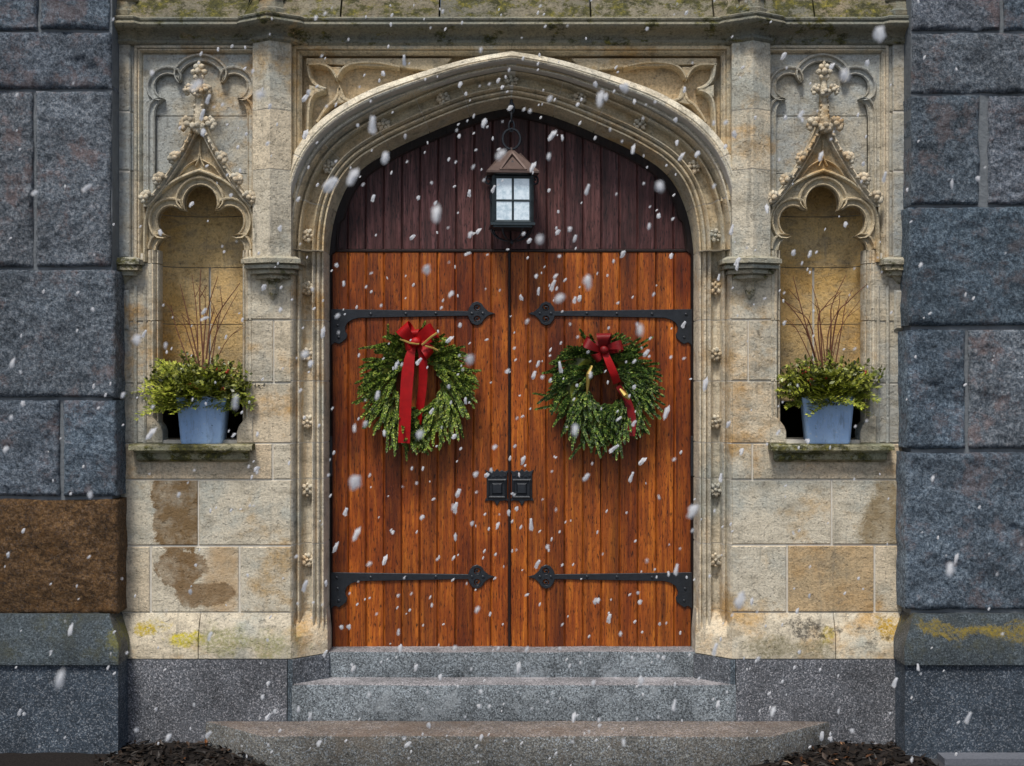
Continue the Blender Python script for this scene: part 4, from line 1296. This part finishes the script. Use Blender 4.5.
def cedar_spray(m, base, d, L, droop=0.3):
    """flat fern-like spray"""
    d = d.normalized()
    side = d.cross(Vector((0, -0.6, 0.8)))
    if side.length < 0.05: side = d.orthogonal()
    side.normalize()
    side = (side + rv() * 0.35).normalized()
    nrm = side.cross(d).normalized()
    n = 9
    pts = []
    for i in range(n + 1):
        t_ = i / n
        pts.append(base + d * (L * t_) + Vector((0, 0, -droop * L * t_ * t_)))
    for i in range(1, n + 1):
        t_ = i / n
        bl = L * 0.42 * (1 - t_ * 0.75)
        for s_ in (-1, 1):
            bd = (d * 0.75 + side * s_ * 0.8 + Vector((0, 0, -0.25 * droop)) + nrm * random.uniform(-0.15, 0.15)).normalized()
            k = max(2, int(bl / 0.011))
            for j in range(k):
                q_ = pts[i] + bd * bl * j / k
                for s3 in (-1, 1):
                    needle(m, q_, (bd * 0.9 + side * s3 * 0.55 + d * 0.1).normalized(), 0.026, 0.0042, (nrm + rv() * 0.5).normalized())
    m.tube([pts[0], pts[n // 2], pts[-1]], [0.002, 0.0016, 0.001], 3, cap=False)

def leafy(m, base, d, L, n=9, ll=0.024, lw=0.0075):
    d = d.normalized()
    for i in range(n):
        t_ = (i + 1) / n
        p = base + d * L * t_ + Vector((0, 0, -0.15 * L * t_ * t_))
        for s_ in range(2):
            dd = (d * 0.5 + rv() * 0.8).normalized()
            nr = (Vector((0, -0.5, 0.8)) + rv() * 0.7).normalized()
            needle(m, p, dd, ll * random.uniform(0.7, 1.2), lw * random.uniform(0.7, 1.1), nr)
    m.tube([base, base + d * L + Vector((0, 0, -0.15 * L))], [0.002, 0.001], 3, cap=False)

# ------------------------------------------------------------------ wreaths
def wreath(px, py, rx, ry, hole, label, seed, mat, strays=()):
    random.seed(seed)
    WD = DD + 0.05
    c0 = V(px, py, WD)
    w = thing('wreath', c0 + Vector((0, 0.04, 0)), label, 'wreath', 'wreaths on the doors')
    k = (DC - WD) / DC * S
    hx, hy, hr = hole
    hc = V(hx, hy, WD)
    m = MB()
    ring = []
    for i in range(25):
        a = 2 * math.pi * i / 24
        e = Vector((math.cos(a), 0, math.sin(a)))
        outer = c0 + Vector((rx * k * math.cos(a), 0, ry * k * math.sin(a)))
        inner = hc + e * hr * k
        ring.append((inner + outer) / 2)
    m.tube(ring, [0.055] * 25, 8)
    m.build('frame_core', M['boxwood'], w)
    m = MB()
    for i in range(400):
        a = random.uniform(0, 2 * math.pi)
        e = Vector((math.cos(a), 0, math.sin(a)))
        outer = c0 + Vector((rx * k * math.cos(a), 0, ry * k * math.sin(a)))
        inner = hc + e * (hr + 3) * k
        f = random.random()
        base = inner.lerp(outer, 0.05 + 0.62 * f) + Vector((0, -random.uniform(0.0, 0.07), 0))
        tang = Vector((math.sin(a), 0, -math.cos(a)))
        if math.cos(a) < 0: tang = -tang        # both sides hang downward
        d = e * random.uniform(0.35, 1.1) + tang * random.uniform(0.2, 1.0) + Vector((0, -random.uniform(0.05, 0.75), 0)) + rv() * 0.25
        if f < 0.18: d = tang * 0.9 + e * 0.15 + Vector((0, -0.4, 0)) + rv() * 0.25
        L_ = random.uniform(0.09, 0.15) * (1.0 if f > 0.4 else 0.8)
        # keep the outline near its ellipse
        tip = base + d.normalized() * L_
        rel = tip - c0
        q2 = (rel.x / (rx * k)) ** 2 + (rel.z / (ry * k)) ** 2
        if q2 > 1.18: L_ *= 0.6
        fir_sprig(m, base, d, L_ * 1.1, 0.028, 0.0052, 0.12)
    for (sx, sy, ex, ey) in strays:
        b0 = V(sx, sy, WD + 0.03); e0 = V(ex, ey, WD + 0.05)
        fir_sprig(m, b0, e0 - b0, (e0 - b0).length, 0.026, 0.0038, 0.02)
    m.build('greenery', mat, w, sharp=0, recalc=False)
    return w, WD

def bow_loop(m, c0, d, L, w, depth=0.05, tw=0.0):
    """a puffed ribbon loop; d = (dx, dz) in the door's plane"""
    dv = Vector((d[0], 0, d[1])).normalized()
    pv = Vector((-dv.z, 0, dv.x))
    pts = []; ws = []
    n = 18
    for i in range(n + 1):
        t_ = i / n
        s_ = math.sin(math.pi * t_)
        p = c0 + dv * L * s_ ** 0.8 + Vector((0, -depth * math.sin(2 * math.pi * t_) - 0.012, 0)) + pv * (0.012 * math.cos(math.pi * t_))
        ww = w * (0.30 + 0.70 * s_ ** 0.7)
        pts.append(p); ws.append((pv + Vector((0, tw * s_, 0))) * ww)
    m.strip(pts, ws, 0.003)
def tail(m, pts, w0, w1, tw=0.25):
    P_ = cr(pts, 8)
    n = len(P_); ws = []
    for i in range(n):
        t_ = i / (n - 1)
        d = (P_[min(i + 1, n - 1)] - P_[max(i - 1, 0)]).normalized()
        s_ = d.cross(Vector((0, 1, 0))).normalized()
        ws.append((s_ + Vector((0, tw * math.sin(t_ * 5), 0))) * (w0 + (w1 - w0) * min(1, t_ * 2.2)))
    m.strip(P_, ws, 0.003)

w1, WD = wreath(417, 388, 57, 61, (419, 385, 17), 'green fir wreath with a bright red bow and long hanging ribbon tails', 3, M['fir'],
                [(385, 345, 360, 348), (388, 340, 388, 325), (440, 352, 464, 346), (420, 335, 425, 322), (455, 372, 480, 370)])
BD = WD + 0.13
kk = S * (DC - BD) / DC
m = MB()
bc = V(416, 342, BD)
bow_loop(m, bc, (-0.62, 0.72), 0.125, 0.048, 0.05, 0.3)
bow_loop(m, bc, (0.85, 0.50), 0.135, 0.05, 0.05, -0.3)
bow_loop(m, bc + Vector((0, 0.03, 0)), (-0.95, -0.12), 0.07, 0.04, 0.04, 0.2)
bow_loop(m, bc + Vector((0, 0.03, 0)), (0.75, -0.62), 0.12, 0.045, 0.045, 0.3)
bow_loop(m, bc + Vector((0, 0.02, 0)), (-0.12, 1.0), 0.075, 0.036, 0.04, 0.3)
m.blob(bc + Vector((0, -0.03, 0)), (0.034, 0.026, 0.030), 2, 0.06)
m.build('bow', M['ribbon'], w1, sharp=60)
m = MB()
tail(m, [V(413, 346, BD), V(409, 362, BD + 0.03), V(406, 395, BD + 0.035), V(404, 443, BD + 0.01)], 0.018, 0.037)
o = m.build('ribbon_tail', M['ribbon'], w1, sharp=60)
m = MB()
tail(m, [V(420, 346, BD - 0.01), V(423, 362, BD + 0.0), V(422, 392, BD - 0.03), V(417, 424, BD - 0.07)], 0.018, 0.026, 0.5)
m.build('ribbon_tail', M['ribbon'], w1, sharp=60)
m = MB()
m.tube([V(400, 339, BD + 0.04), V(410, 343, BD + 0.05), V(419, 344, BD + 0.05)], 0.006, 5)
m.build('gold_trim', M['gold'], w1)
m = MB()
m.tube([V(422, 345, BD + 0.05), V(431, 337, BD + 0.06), V(437, 333, BD + 0.05)], 0.007, 5)
m.build('gold_trim', M['gold'], w1)
m = MB()
m.tube([V(425, 346, BD + 0.05), V(433, 348, BD + 0.055), V(439, 351, BD + 0.04)], 0.006, 5)
m.build('gold_trim', M['gold'], w1)

w2, WD = wreath(601, 390, 57, 61, (606, 388, 11), 'darker fir wreath with a small crooked dark red bow and short tails', 9, M['fir_dark'],
                [(560, 398, 534, 393), (556, 405, 536, 409), (630, 350, 652, 337), (640, 390, 664, 404), (585, 440, 570, 458), (630, 345, 640, 338)])
m = MB()
bc = V(604, 350, BD)
bow_loop(m, bc, (0.0, 1.0), 0.10, 0.045, 0.05, 0.4)
bow_loop(m, bc + Vector((0, 0.02, 0)), (-0.85, 0.38), 0.13, 0.034, 0.04, -0.3)
bow_loop(m, bc, (0.93, 0.22), 0.115, 0.032, 0.045, 0.2)
bow_loop(m, bc + Vector((0, 0.03, 0)), (-0.6, -0.5), 0.08, 0.03, 0.04, 0.2)
m.blob(bc + Vector((0, -0.03, 0)), (0.028, 0.024, 0.026), 2, 0.06)
m.build('bow', M['ribbon_dark'], w2, sharp=60)
m = MB()
tail(m, [V(604, 350, BD + 0.01), V(608, 360, BD + 0.03), V(614, 374, BD + 0.02), V(617, 383, BD - 0.02)], 0.018, 0.024, 0.3)
m.build('ribbon_tail', M['ribbon'], w2, sharp=60)
m = MB()
tail(m, [V(618, 386, BD - 0.02), V(627, 400, BD - 0.03), V(632, 418, BD - 0.03), V(631, 436, BD - 0.02)], 0.016, 0.024, 0.3)
m.build('ribbon_tail', M['ribbon_dark'], w2, sharp=60)
m = MB()
m.tube([V(592, 366, BD), V(588.5, 374, BD + 0.02), V(588, 383, BD), V(587, 394, BD - 0.03)], [0.007, 0.013, 0.012, 0.004], 6)
m.build('gold_trim', M['gold'], w2)
m = MB()
m.tube([V(620, 389, BD), V(625, 395, BD + 0.015), V(629, 399, BD)], [0.007, 0.016, 0.008], 6)
m.build('gold_trim', M['gold'], w2)

# ------------------------------------------------------------------ pots with evergreens
def pot(px, py_bot, wtop, wbot, h, rz, label):
    PDD = -0.055
    zf = 443.2
    cx = q(px, 420, 0.02)[0]
    base = W(cx, zf, PDD)
    p = thing('planter', base, label, 'planter', 'blue planters in the niches')
    r_ = Matrix.Rotation(R(rz), 3, 'Z')
    m = MB()
    H = h * S
    prof = [(wbot * 0.96, 0.0), (wbot, 0.012), (wbot + (wtop - wbot) * 0.88, H * 0.86), (wtop, H * 0.88), (wtop * 1.015, H * 0.97), (wtop, H), (wtop * 0.9, H), (wtop * 0.86, H * 0.85)]
    vs_ = []; fs = []
    nn = 16
    cr_ = 0.16
    for w_, z in prof:
        a = w_ * S / 2
        ring = []
        for sx, sy, a0 in ((1, 1, 0), (-1, 1, 90), (-1, -1, 180), (1, -1, 270)):
            for i in range(4):
                an = R(a0 + 30 * i)
                ring.append(Vector((sx * a * (1 - cr_) + a * cr_ * math.cos(an), sy * a * (1 - cr_) + a * cr_ * math.sin(an), z)))
        vs_ += [base + r_ @ x for x in ring]
    for i in range(len(prof) - 1):
        for k in range(nn):
            fs.append([i * nn + k, i * nn + (k + 1) % nn, (i + 1) * nn + (k + 1) % nn, (i + 1) * nn + k])
    fs.append(list(range(nn)))
    m.add(vs_, fs)
    m.build('pot_body', M['pot'], p)
    m = MB()
    a = wtop * S * 0.44
    m.add([base + r_ @ Vector((sx * a, sy * a, H * 0.9 + dz)) for dz in (0, -0.03) for sx, sy in ((-1, -1), (1, -1), (1, 1), (-1, 1))], [[0, 1, 2, 3], [4, 5, 6, 7]] + [[i, (i + 1) % 4, 4 + (i + 1) % 4, 4 + i] for i in range(4)])
    m.build('soil', M['soil'], p, sharp=0)
    return base, H

def arrangement(base, H, label, seed, spread, twigs, mats, berries):
    random.seed(seed)
    b0 = base + Vector((0, 0, H * 0.9))
    a = thing('evergreen_arrangement', b0, label, 'evergreens', 'evergreen arrangements in the planters')
    m = MB()
    L0, R0 = spread
    def room(dv): return L0 if dv.x < 0 else R0
    for i in range(135):
        an = random.uniform(-math.pi, math.pi)
        d = Vector((math.cos(an), -abs(math.sin(an)) * 0.9 if random.random() < 0.8 else 0.3 * abs(math.sin(an)), random.uniform(-0.1, 0.8)))
        s_ = b0 + Vector((random.uniform(-0.09, 0.09), random.uniform(-0.09, 0.06), random.uniform(0, 0.08)))
        reach = room(d)
        L_ = reach * random.uniform(0.6, 1.12) if abs(d.x) > 0.6 else random.uniform(0.16, 0.27)
        if d.y > 0: L_ = min(L_, 0.14)
        cedar_spray(m, s_, d, L_, random.uniform(0.05, 0.42))
    m.build('cedar_sprays', mats[0], a, sharp=0, recalc=False)
    m = MB()
    for i in range(210):
        an = random.uniform(-math.pi, math.pi)
        d = Vector((math.cos(an) * 0.9, -abs(math.sin(an)) * 0.7 if random.random() < 0.75 else 0.25, random.uniform(0.2, 1.1)))
        s_ = b0 + Vector((random.uniform(-0.12, 0.12), random.uniform(-0.12, 0.06), random.uniform(0.0, 0.08)))
        leafy(m, s_, d, random.uniform(0.16, 0.30), 11, 0.034, 0.0105)
    m.build('broad_leaves', mats[1], a, sharp=0, recalc=False)
    for k, (pts, r0) in enumerate(twigs):
        m = MB(); r0 *= 1.2
        P_ = cr([b0 + Vector((random.uniform(-0.03, 0.03), random.uniform(-0.04, 0.03), 0))] + [V(x, y, dd) for x, y, dd in pts], 5)
        m.tube(P_, [r0 * (1 - 0.7 * i / (len(P_) - 1)) for i in range(len(P_))], 5)
        # side shoots
        for s_ in range(1):
            i = int(len(P_) * random.uniform(0.5, 0.75))
            d = (P_[i] - P_[i - 1]).normalized()
            m.tube([P_[i], P_[i] + (d + Vector((random.choice((-0.6, 0.6)), 0, 0))).normalized() * random.uniform(0.05, 0.12)], [r0 * 0.5, r0 * 0.2], 4)
        m.build('twig', M['twig'], a)
    for i in range(berries):
        m = MB()
        p = b0 + Vector((random.uniform(-0.2, 0.2), -random.uniform(0.14, 0.2), random.uniform(0.06, 0.2)))
        for j in range(3):
            m.blob(p + rv() * 0.011, 0.0085, 1)
        m.build('berry', M['berry'], a, sharp=60)
    return a

b, H = pot(201, 444, 48.5, 41, 47, 6, 'blue tapered square planter in the left niche')
arrangement(b, H, 'yellow-green evergreen spray with straight bare brown twigs, in the planter of the left niche', 21, (0.35, 0.23),
            [([(177, 330, -0.06), (171, 305, -0.05)], 0.004), ([(190, 325, -0.05), (180, 284, -0.05)], 0.005), ([(197, 320, -0.08), (192, 275, -0.1)], 0.004),
             ([(200, 310, -0.06), (201, 268, -0.06)], 0.0055), ([(206, 320, -0.05), (218, 276, -0.03)], 0.005), ([(211, 330, -0.04), (240, 283, 0.0)], 0.0055),
             ([(209, 330, -0.06), (214, 310, -0.06), (210, 300, -0.05)], 0.004), ([(214, 340, -0.03), (238, 292, 0.0)], 0.004), ([(188, 335, -0.04), (182, 315, -0.03)], 0.004),
             ([(196, 330, -0.03), (186, 318, -0.02)], 0.003), ([(224, 345, -0.02), (243, 326, 0.02)], 0.003), ([(205, 330, -0.1), (205, 285, -0.1)], 0.004), ([(216, 335, -0.09), (222, 306, -0.09)], 0.004)],
            (M['cedar'], M['boxwood']), 7)
b, H = pot(829.5, 443, 50, 42.5, 47.5, -8, 'blue tapered square planter in the right niche')
arrangement(b, H, 'olive evergreen bunch with crooked branching bare twigs, in the planter of the right niche', 33, (0.25, 0.25),
            [([(806, 330, -0.06), (779, 295, -0.03)], 0.005), ([(806, 325, -0.05), (793, 276, -0.04)], 0.005), ([(812, 330, -0.07), (800, 312, -0.06), (785, 302, -0.06)], 0.004),
             ([(820, 320, -0.08), (818, 306, -0.08), (812, 285, -0.09)], 0.004), ([(818, 325, -0.05), (826, 305, -0.05), (839, 292, -0.03)], 0.005), ([(831, 330, -0.06), (832, 305, -0.05), (846, 275, -0.04)], 0.005),
             ([(836, 320, -0.03), (848, 302, -0.02), (866, 285, 0.0)], 0.005), ([(828, 335, -0.02), (838, 310, -0.02), (840, 292, 0.0)], 0.004), ([(810, 340, -0.02), (795, 331, 0.0)], 0.0035),
             ([(842, 325, -0.09), (846, 300, -0.1)], 0.004), ([(822, 335, -0.1), (815, 300, -0.1)], 0.004), ([(800, 335, -0.08), (786, 318, -0.08)], 0.0035), ([(838, 335, -0.05), (860, 300, -0.05)], 0.0035)],
            (M['cedar'], M['boxwood']), 8)

# ------------------------------------------------------------------ mulch, leaves and paving at the foot of the wall
random.seed(77)
def bed(name, x0, x1, label, matname='mulch'):
    m = MB()
    nx, ny = 30, 12
    y0, y1 = -0.06, -1.1
    vs_ = []; fs = []
    for j in range(ny + 1):
        for i in range(nx + 1):
            x = x0 + (x1 - x0) * i / nx; y = y0 + (y1 - y0) * j / ny
            e = min(1, min(i, nx - i) / 5)
            f = 1 - j / ny
            z = 0.004 + e * (0.3 + 0.7 * f) * (0.03 + 0.02 * noise.noise(Vector((x * 6, y * 6, 2))))
            vs_.append(Vector((x, y, z)))
    for j in range(ny):
        for i in range(nx):
            a = j * (nx + 1) + i
            fs.append([a, a + 1, a + nx + 2, a + nx + 1])
    m.add(vs_, fs)
    tag(m.build(name, M[matname], sharp=60), label, kind='structure')
bed('mulch_bed', 1.35, 2.42, 'dark mulch bed between step and wall at lower right')
bed('mulch_bed', -4.3, -1.35, 'dark mulch bed between step and wall at lower left')
m = MB()
for i in range(1500):
    sg = random.choice((-1, 1))
    x = sg * random.uniform(1.4, 2.4); y = -random.uniform(0.08, 0.9)
    f = 1 - (abs(y) - 0.06) / 1.04
    e = min(1, min(abs(x) - 1.35, 2.43 - abs(x)) / 0.18)
    z = 0.008 + e * (0.3 + 0.7 * f) * 0.035 + random.uniform(0, 0.012)
    p = Vector((x, y, z)); d = rv(); d.z *= 0.35; d.normalize()
    s = d.cross((Vector((0, 0, 1)) + rv() * 0.5).normalized()).normalized()
    L_ = random.uniform(0.015, 0.04); w_ = L_ * random.uniform(0.25, 0.45)
    o = len(m.v)
    m.v += [p - d * L_, p + s * w_ + Vector((0, 0, 0.006)), p + d * L_, p - s * w_ + Vector((0, 0, 0.004))]
    m.f += [[o, o + 1, o + 2], [o, o + 2, o + 3]]
tag(m.build('leaf_litter', M['leaf'], sharp=0, recalc=False), 'dark fallen leaves scattered in the corners beside the lowest step', 'leaves', kind='stuff')
m = MB()
for sg, a, b in ((1, 2.47, 4.3),):
    plan_poly(m, [(sg * a / S, 0.27), (sg * a / S, 0.40), (sg * b / S, 0.40), (sg * b / S, 0.27)], 746 - 6, 747)
tag(m.build('pavement', M['kerb'], sharp=20), 'pale speckled paving edge at the foot of the right granite wall', kind='structure')

# ------------------------------------------------------------------ falling snow
random.seed(2024)
def flake_mesh(k, el):
    m = MB()
    random.seed(300 + k)
    vv, ff = ico(2)
    off = Vector((k * 3.1, k * 1.7, 0))
    out = []
    for p in vv:
        r_ = 1 + 0.75 * noise.noise(p * 1.4 + off) + 0.45 * noise.noise(p * 3.2 + off)
        out.append(Vector((p.x * 0.36 * r_, p.y * 0.30 * r_, p.z * 0.36 * el * r_)))
    m.add(out, ff)
    if k % 3 == 0:
        m.blob((0.12, 0, 0.3 * el), (0.2, 0.18, 0.2), 1, 0.2)
    return m.mesh('snowflake', M['snow'], sharp=70)
fl = [flake_mesh(k, 1.0 + 0.2 * k) for k in range(7)]
random.seed(99)
def ray_point(px, py, dist):
    return Vector((0.003 + (px - 512) * S * dist / DC, -DC + dist, ZC + (383 - py) * S * dist / DC))
def flake_rot():
    return (random.uniform(-0.3, 0.3), random.gauss(R(27), R(16)), random.uniform(0, 6.28) * 0.15)
big = [(355, 483, 13), (45, 0, 0), (693, 511, 11), (385, 158, 9), (372, 125, 9), (436, 215, 9), (137, 340, 10), (660, 187, 10), (305, 355, 8), (470, 360, 9), (427, 270, 9),
       (845, 75, 12), (880, 35, 13), (560, 298, 9), (588, 282, 10), (500, 155, 7), (420, 435, 8), (540, 240, 8), (740, 600, 12), (625, 88, 9), (196, 85, 8), (235, 402, 7), (260, 95, 9), (950, 570, 10), (60, 680, 9), (600, 100, 8), (330, 185, 12), (352, 178, 9), (640, 330, 8), (575, 430, 8)]
group_s = 'snowflakes falling in front of the doorway'
for (px, py, s) in big:
    if s == 0: continue
    dist = random.uniform(1.3, 2.0)
    size = s * 1.1 * S * dist / DC
    o = bpy.data.objects.new('snowflake', random.choice(fl))
    scene.collection.objects.link(o)
    o.location = ray_point(px, py, dist); o.scale = (size, size, size * 1.15); o.rotation_euler = flake_rot()
    tag(o, 'large soft white clump of snow falling close to the viewer', 'snowflake', 'large snow clumps in the air')
for i in range(272):
    dist = random.uniform(2.2, 5.5)
    s = random.uniform(3.6, 6.2)
    if random.random() < 0.62: px, py = random.gauss(500, 150), random.uniform(60, 745)
    else: px, py = random.uniform(5, 1019), random.uniform(5, 760)
    px = min(max(px, 5), 1019)
    size = s * S * dist / DC
    o = bpy.data.objects.new('snowflake', random.choice(fl))
    scene.collection.objects.link(o)
    o.location = ray_point(px, py, dist); o.scale = (size, size, size * random.uniform(0.9, 1.5)); o.rotation_euler = flake_rot()
    tag(o, 'small white snowflake falling through the air before the doorway', 'snowflake', group_s)
m = MB()
for i in range(800):
    dist = random.uniform(2.5, 7.0)
    px, py = random.gauss(510, 190) if random.random() < 0.6 else random.uniform(-150, 1170), random.uniform(-40, 766)
    s = random.uniform(1.6, 3.2) * S * dist / DC
    rm = Matrix.Rotation(random.gauss(R(27), R(16)), 3, 'Y')
    m.blob(ray_point(px, py, dist), (s * 0.42, s * 0.42, s * random.uniform(0.6, 0.95)), 1, 0.2, rm)
tag(m.build('fine_snow', M['snow'], sharp=0), 'fine white specks of falling snow spread through the air', 'snow', kind='stuff')
